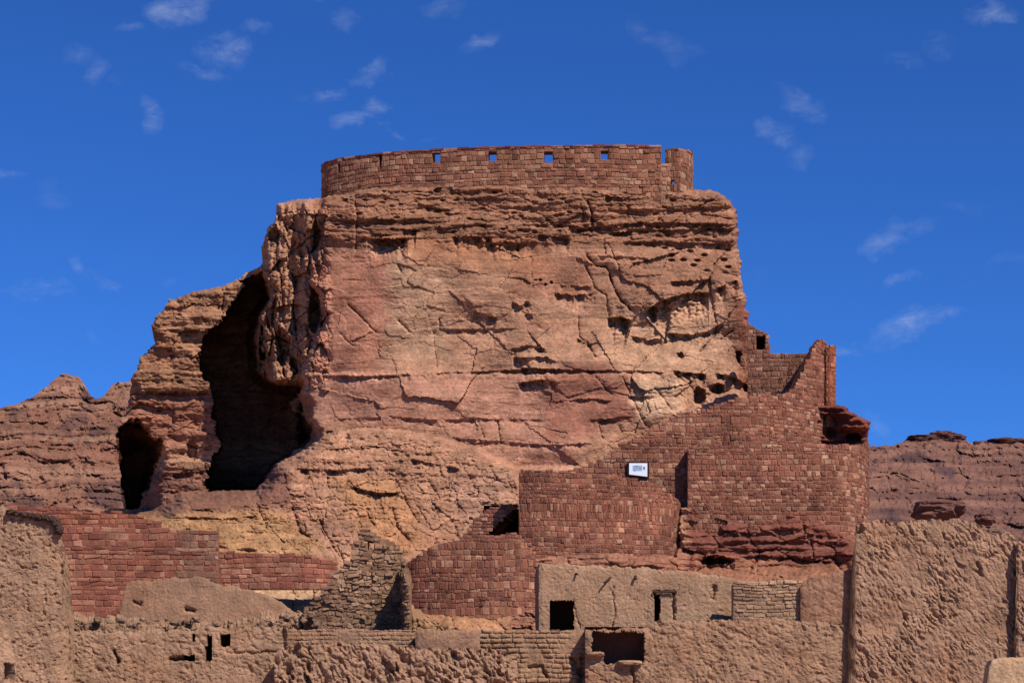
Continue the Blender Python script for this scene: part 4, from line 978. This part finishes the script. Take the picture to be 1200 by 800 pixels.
# boulders on the far right hill
for px, py, rx, rz, D, lab in [(1082, 513.5, 4.2, 1.5, 553, 'low flat dark caprock at the left of the distant right hill crest'), (1104, 509, 3.2, 1.6, 553, 'dark caprock block in the middle of the distant right hill crest'),
                            (1119, 511.5, 2.6, 1.5, 553, 'rounded dark caprock boulder right of the crest middle on the distant hill'), (1100, 503.5, .8, .6, 553, 'tiny dark boulder perched highest on the distant right hill'),
                            (1180, 517.5, 5.5, 1.6, 553, 'broad dark caprock near the right edge of the distant hill crest'), (1146, 519.5, 1.4, 1.5, 553, 'small upright dark rock between the caprocks of the distant hill'),
                            (1154, 608, 2.0, 1.3, 440, 'blue grey boulder on the distant slope just above the tall right wall'), (1100, 598, 5.0, 2.2, 440, 'wide pale layered boulder low on the distant right slope')]:
    x, y, z = at(px, py + (3.5 if py < 560 else 0), D)
    o = rock('boulder', (x, y, z), (rx * 1.1, rx, rz * 1.05), int(px), lin(96, 62, 56) if py < 560 else lin(116, 78, 66), M_HILL, sub=4, rough=.3, strat=.04)
    tag(o, lab, 'boulder')

# ------------------------------------------------------------------ camera
cam = bpy.data.cameras.new('camera'); co = bpy.data.objects.new('camera', cam); COL.objects.link(co)
co.location = (0, 0, CZ); co.rotation_euler = (math.pi / 2, 0, 0)
cam.sensor_width = 36; cam.sensor_fit = 'HORIZONTAL'; cam.lens = 36 * F / 1200; cam.shift_y = (H - 400) / 1200
cam.clip_end = 20000; cam.clip_start = .5
scene.camera = co

# ------------------------------------------------------------------ sun and sky
AZ, EL = math.radians(42), math.radians(47)     # sun to the right of and behind the viewer
sd_ = np.array([math.sin(AZ) * math.cos(EL), -math.cos(AZ) * math.cos(EL), math.sin(EL)])   # towards the sun
sun = bpy.data.lights.new('sun', 'SUN'); sun.energy = 5.0; sun.angle = math.radians(.5); sun.color = (1, .965, .92)
so = bpy.data.objects.new('sun', sun); COL.objects.link(so); so.location = (60, -60, 90)
from mathutils import Vector
so.rotation_euler = Vector((-sd_).tolist()).to_track_quat('-Z', 'Y').to_euler()
w = bpy.data.worlds.new('World'); scene.world = w; w.use_nodes = True
nt = w.node_tree; N = nt.nodes; L = nt.links
bg = N['Background']; bg.inputs['Strength'].default_value = .055
sky = N.new('ShaderNodeTexSky'); sky.sky_type = 'NISHITA'; sky.sun_disc = False
sky.sun_elevation = EL; sky.sun_rotation = math.atan2(sd_[0], sd_[1]); sky.altitude = 1500; sky.air_density = .8; sky.dust_density = .1; sky.ozone_density = 3.0
tc = N.new('ShaderNodeTexCoord'); sp = N.new('ShaderNodeSeparateXYZ'); L.new(tc.outputs['Generated'], sp.inputs[0])
def mth(op, a, b=None, clamp=False):
    n = N.new('ShaderNodeMath'); n.operation = op; n.use_clamp = clamp
    for i, q in enumerate((a, b)):
        if q is None: continue
        if isinstance(q, (int, float)): n.inputs[i].default_value = q
        else: L.new(q, n.inputs[i])
    return n.outputs[0]
yy = mth('MAXIMUM', sp.outputs[1], .02)
u = mth('DIVIDE', sp.outputs[0], yy); v = mth('DIVIDE', sp.outputs[2], yy)
cb = N.new('ShaderNodeCombineXYZ'); L.new(u, cb.inputs[0]); L.new(v, cb.inputs[1])
nz = N.new('ShaderNodeTexNoise'); nz.inputs['Scale'].default_value = 24; nz.inputs['Detail'].default_value = 7; nz.inputs['Roughness'].default_value = .62; L.new(cb.outputs[0], nz.inputs['Vector'])
wv = N.new('ShaderNodeVectorMath'); wv.operation = 'MULTIPLY_ADD'; L.new(nz.outputs['Color'], wv.inputs[0])
wv.inputs[1].default_value = (.05, .04, 0)
sb = N.new('ShaderNodeVectorMath'); sb.operation = 'SUBTRACT'; L.new(cb.outputs[0], sb.inputs[0]); sb.inputs[1].default_value = (.025, .02, 0)
L.new(sb.outputs[0], wv.inputs[2]); vec = wv.outputs[0]
blobs = [(205, 8, 38, 24, 0, .75), (268, 52, 32, 20, -10, .65), (240, 74, 28, 12, -15, .5), (300, 32, 22, 9, -10, .3), (152, 33, 26, 8, 0, .28), (80, 68, 28, 14, 0, .2), (108, 84, 20, 16, -20, .4), (174, 134, 18, 22, 0, .6),
         (145, 100, 22, 10, -35, .12), (382, 110, 30, 12, 10, .42), (440, 88, 34, 12, 22, .4), (443, 126, 18, 14, 35, .45), (412, 146, 34, 13, 6, .5), (452, 158, 14, 8, 0, .3), (550, 48, 20, 12, 0, .4), (408, 32, 22, 12, 20, .25), (515, 10, 34, 11, 25, .3), (385, 4, 14, 10, 0, .25), (500, 166, 16, 8, 0, .25),
         (1158, 20, 32, 18, 28, .6), (755, 35, 20, 18, -25, .22), (790, 50, 40, 18, -25, .2), (950, 122, 40, 14, -28, .4), (915, 152, 28, 20, -20, .5), (940, 185, 26, 20, 30, .3), (1098, 62, 18, 16, -20, .22), (1058, 74, 26, 10, -10, .2),
         (1040, 290, 32, 14, 15, .5), (1062, 268, 42, 12, 12, .3), (1066, 328, 32, 11, 12, .42), (1062, 382, 56, 16, 15, .6), (1120, 362, 32, 12, 8, .35), (985, 402, 30, 8, -5, .35), (1028, 494, 22, 14, -20, .3), (1130, 240, 30, 12, 0, .14), (1180, 305, 40, 9, 10, .12),
         (55, 343, 36, 14, 10, .4), (15, 348, 30, 8, 0, .25), (95, 312, 18, 10, -15, .3), (124, 327, 18, 11, -40, .35), (12, 210, 24, 8, 0, .28), (70, 232, 30, 14, -30, .12), (195, 330, 14, 8, 0, .12), (104, 398, 12, 9, 0, .12), (875, 325, 14, 20, 0, .12)]
acc = None
for (px, py, rx, ry, ang, den) in blobs:
    mp = N.new('ShaderNodeMapping'); mp.vector_type = 'TEXTURE'
    mp.inputs['Location'].default_value = ((px - CX) / F, (H - py) / F, 0); mp.inputs['Rotation'].default_value = (0, 0, math.radians(ang)); mp.inputs['Scale'].default_value = (rx / F, ry / F, 1)
    L.new(vec, mp.inputs['Vector'])
    g = N.new('ShaderNodeTexGradient'); g.gradient_type = 'SPHERICAL'; L.new(mp.outputs[0], g.inputs[0])
    q = mth('MULTIPLY', g.outputs['Fac'], den)
    acc = q if acc is None else mth('ADD', acc, q)
nz2 = N.new('ShaderNodeTexNoise'); nz2.inputs['Scale'].default_value = 60; nz2.inputs['Detail'].default_value = 10; nz2.inputs['Roughness'].default_value = .72; nz2.inputs['Distortion'].default_value = 1.2
mpn = N.new('ShaderNodeMapping'); mpn.inputs['Rotation'].default_value = (0, 0, -.45); mpn.inputs['Scale'].default_value = (.45, 1.25, 1); L.new(cb.outputs[0], mpn.inputs['Vector']); L.new(mpn.outputs[0], nz2.inputs['Vector'])
mr = N.new('ShaderNodeMapRange'); mr.inputs[1].default_value = .36; mr.inputs[2].default_value = .72; L.new(nz2.outputs[0], mr.inputs[0])
cl = mth('MULTIPLY', mth('MULTIPLY', acc, mr.outputs[0]), .85, True)
tint = N.new('ShaderNodeVectorMath'); tint.operation = 'MULTIPLY'; L.new(sky.outputs[0], tint.inputs[0]); tint.inputs[1].default_value = (.42, 1.06, 2.14)
mx = N.new('ShaderNodeMix'); mx.data_type = 'RGBA'; L.new(cl, mx.inputs[0]); L.new(tint.outputs[0], mx.inputs[6]); mx.inputs[7].default_value = (7.0, 8.4, 12.0, 1)
L.new(mx.outputs[2], bg.inputs['Color'])

scene.view_settings.view_transform = 'Standard'; scene.view_settings.look = 'None'; scene.view_settings.gamma = 1; scene.view_settings.exposure = .15
scene.render.engine = 'CYCLES'; scene.cycles.max_bounces = 4; scene.cycles.diffuse_bounces = 1
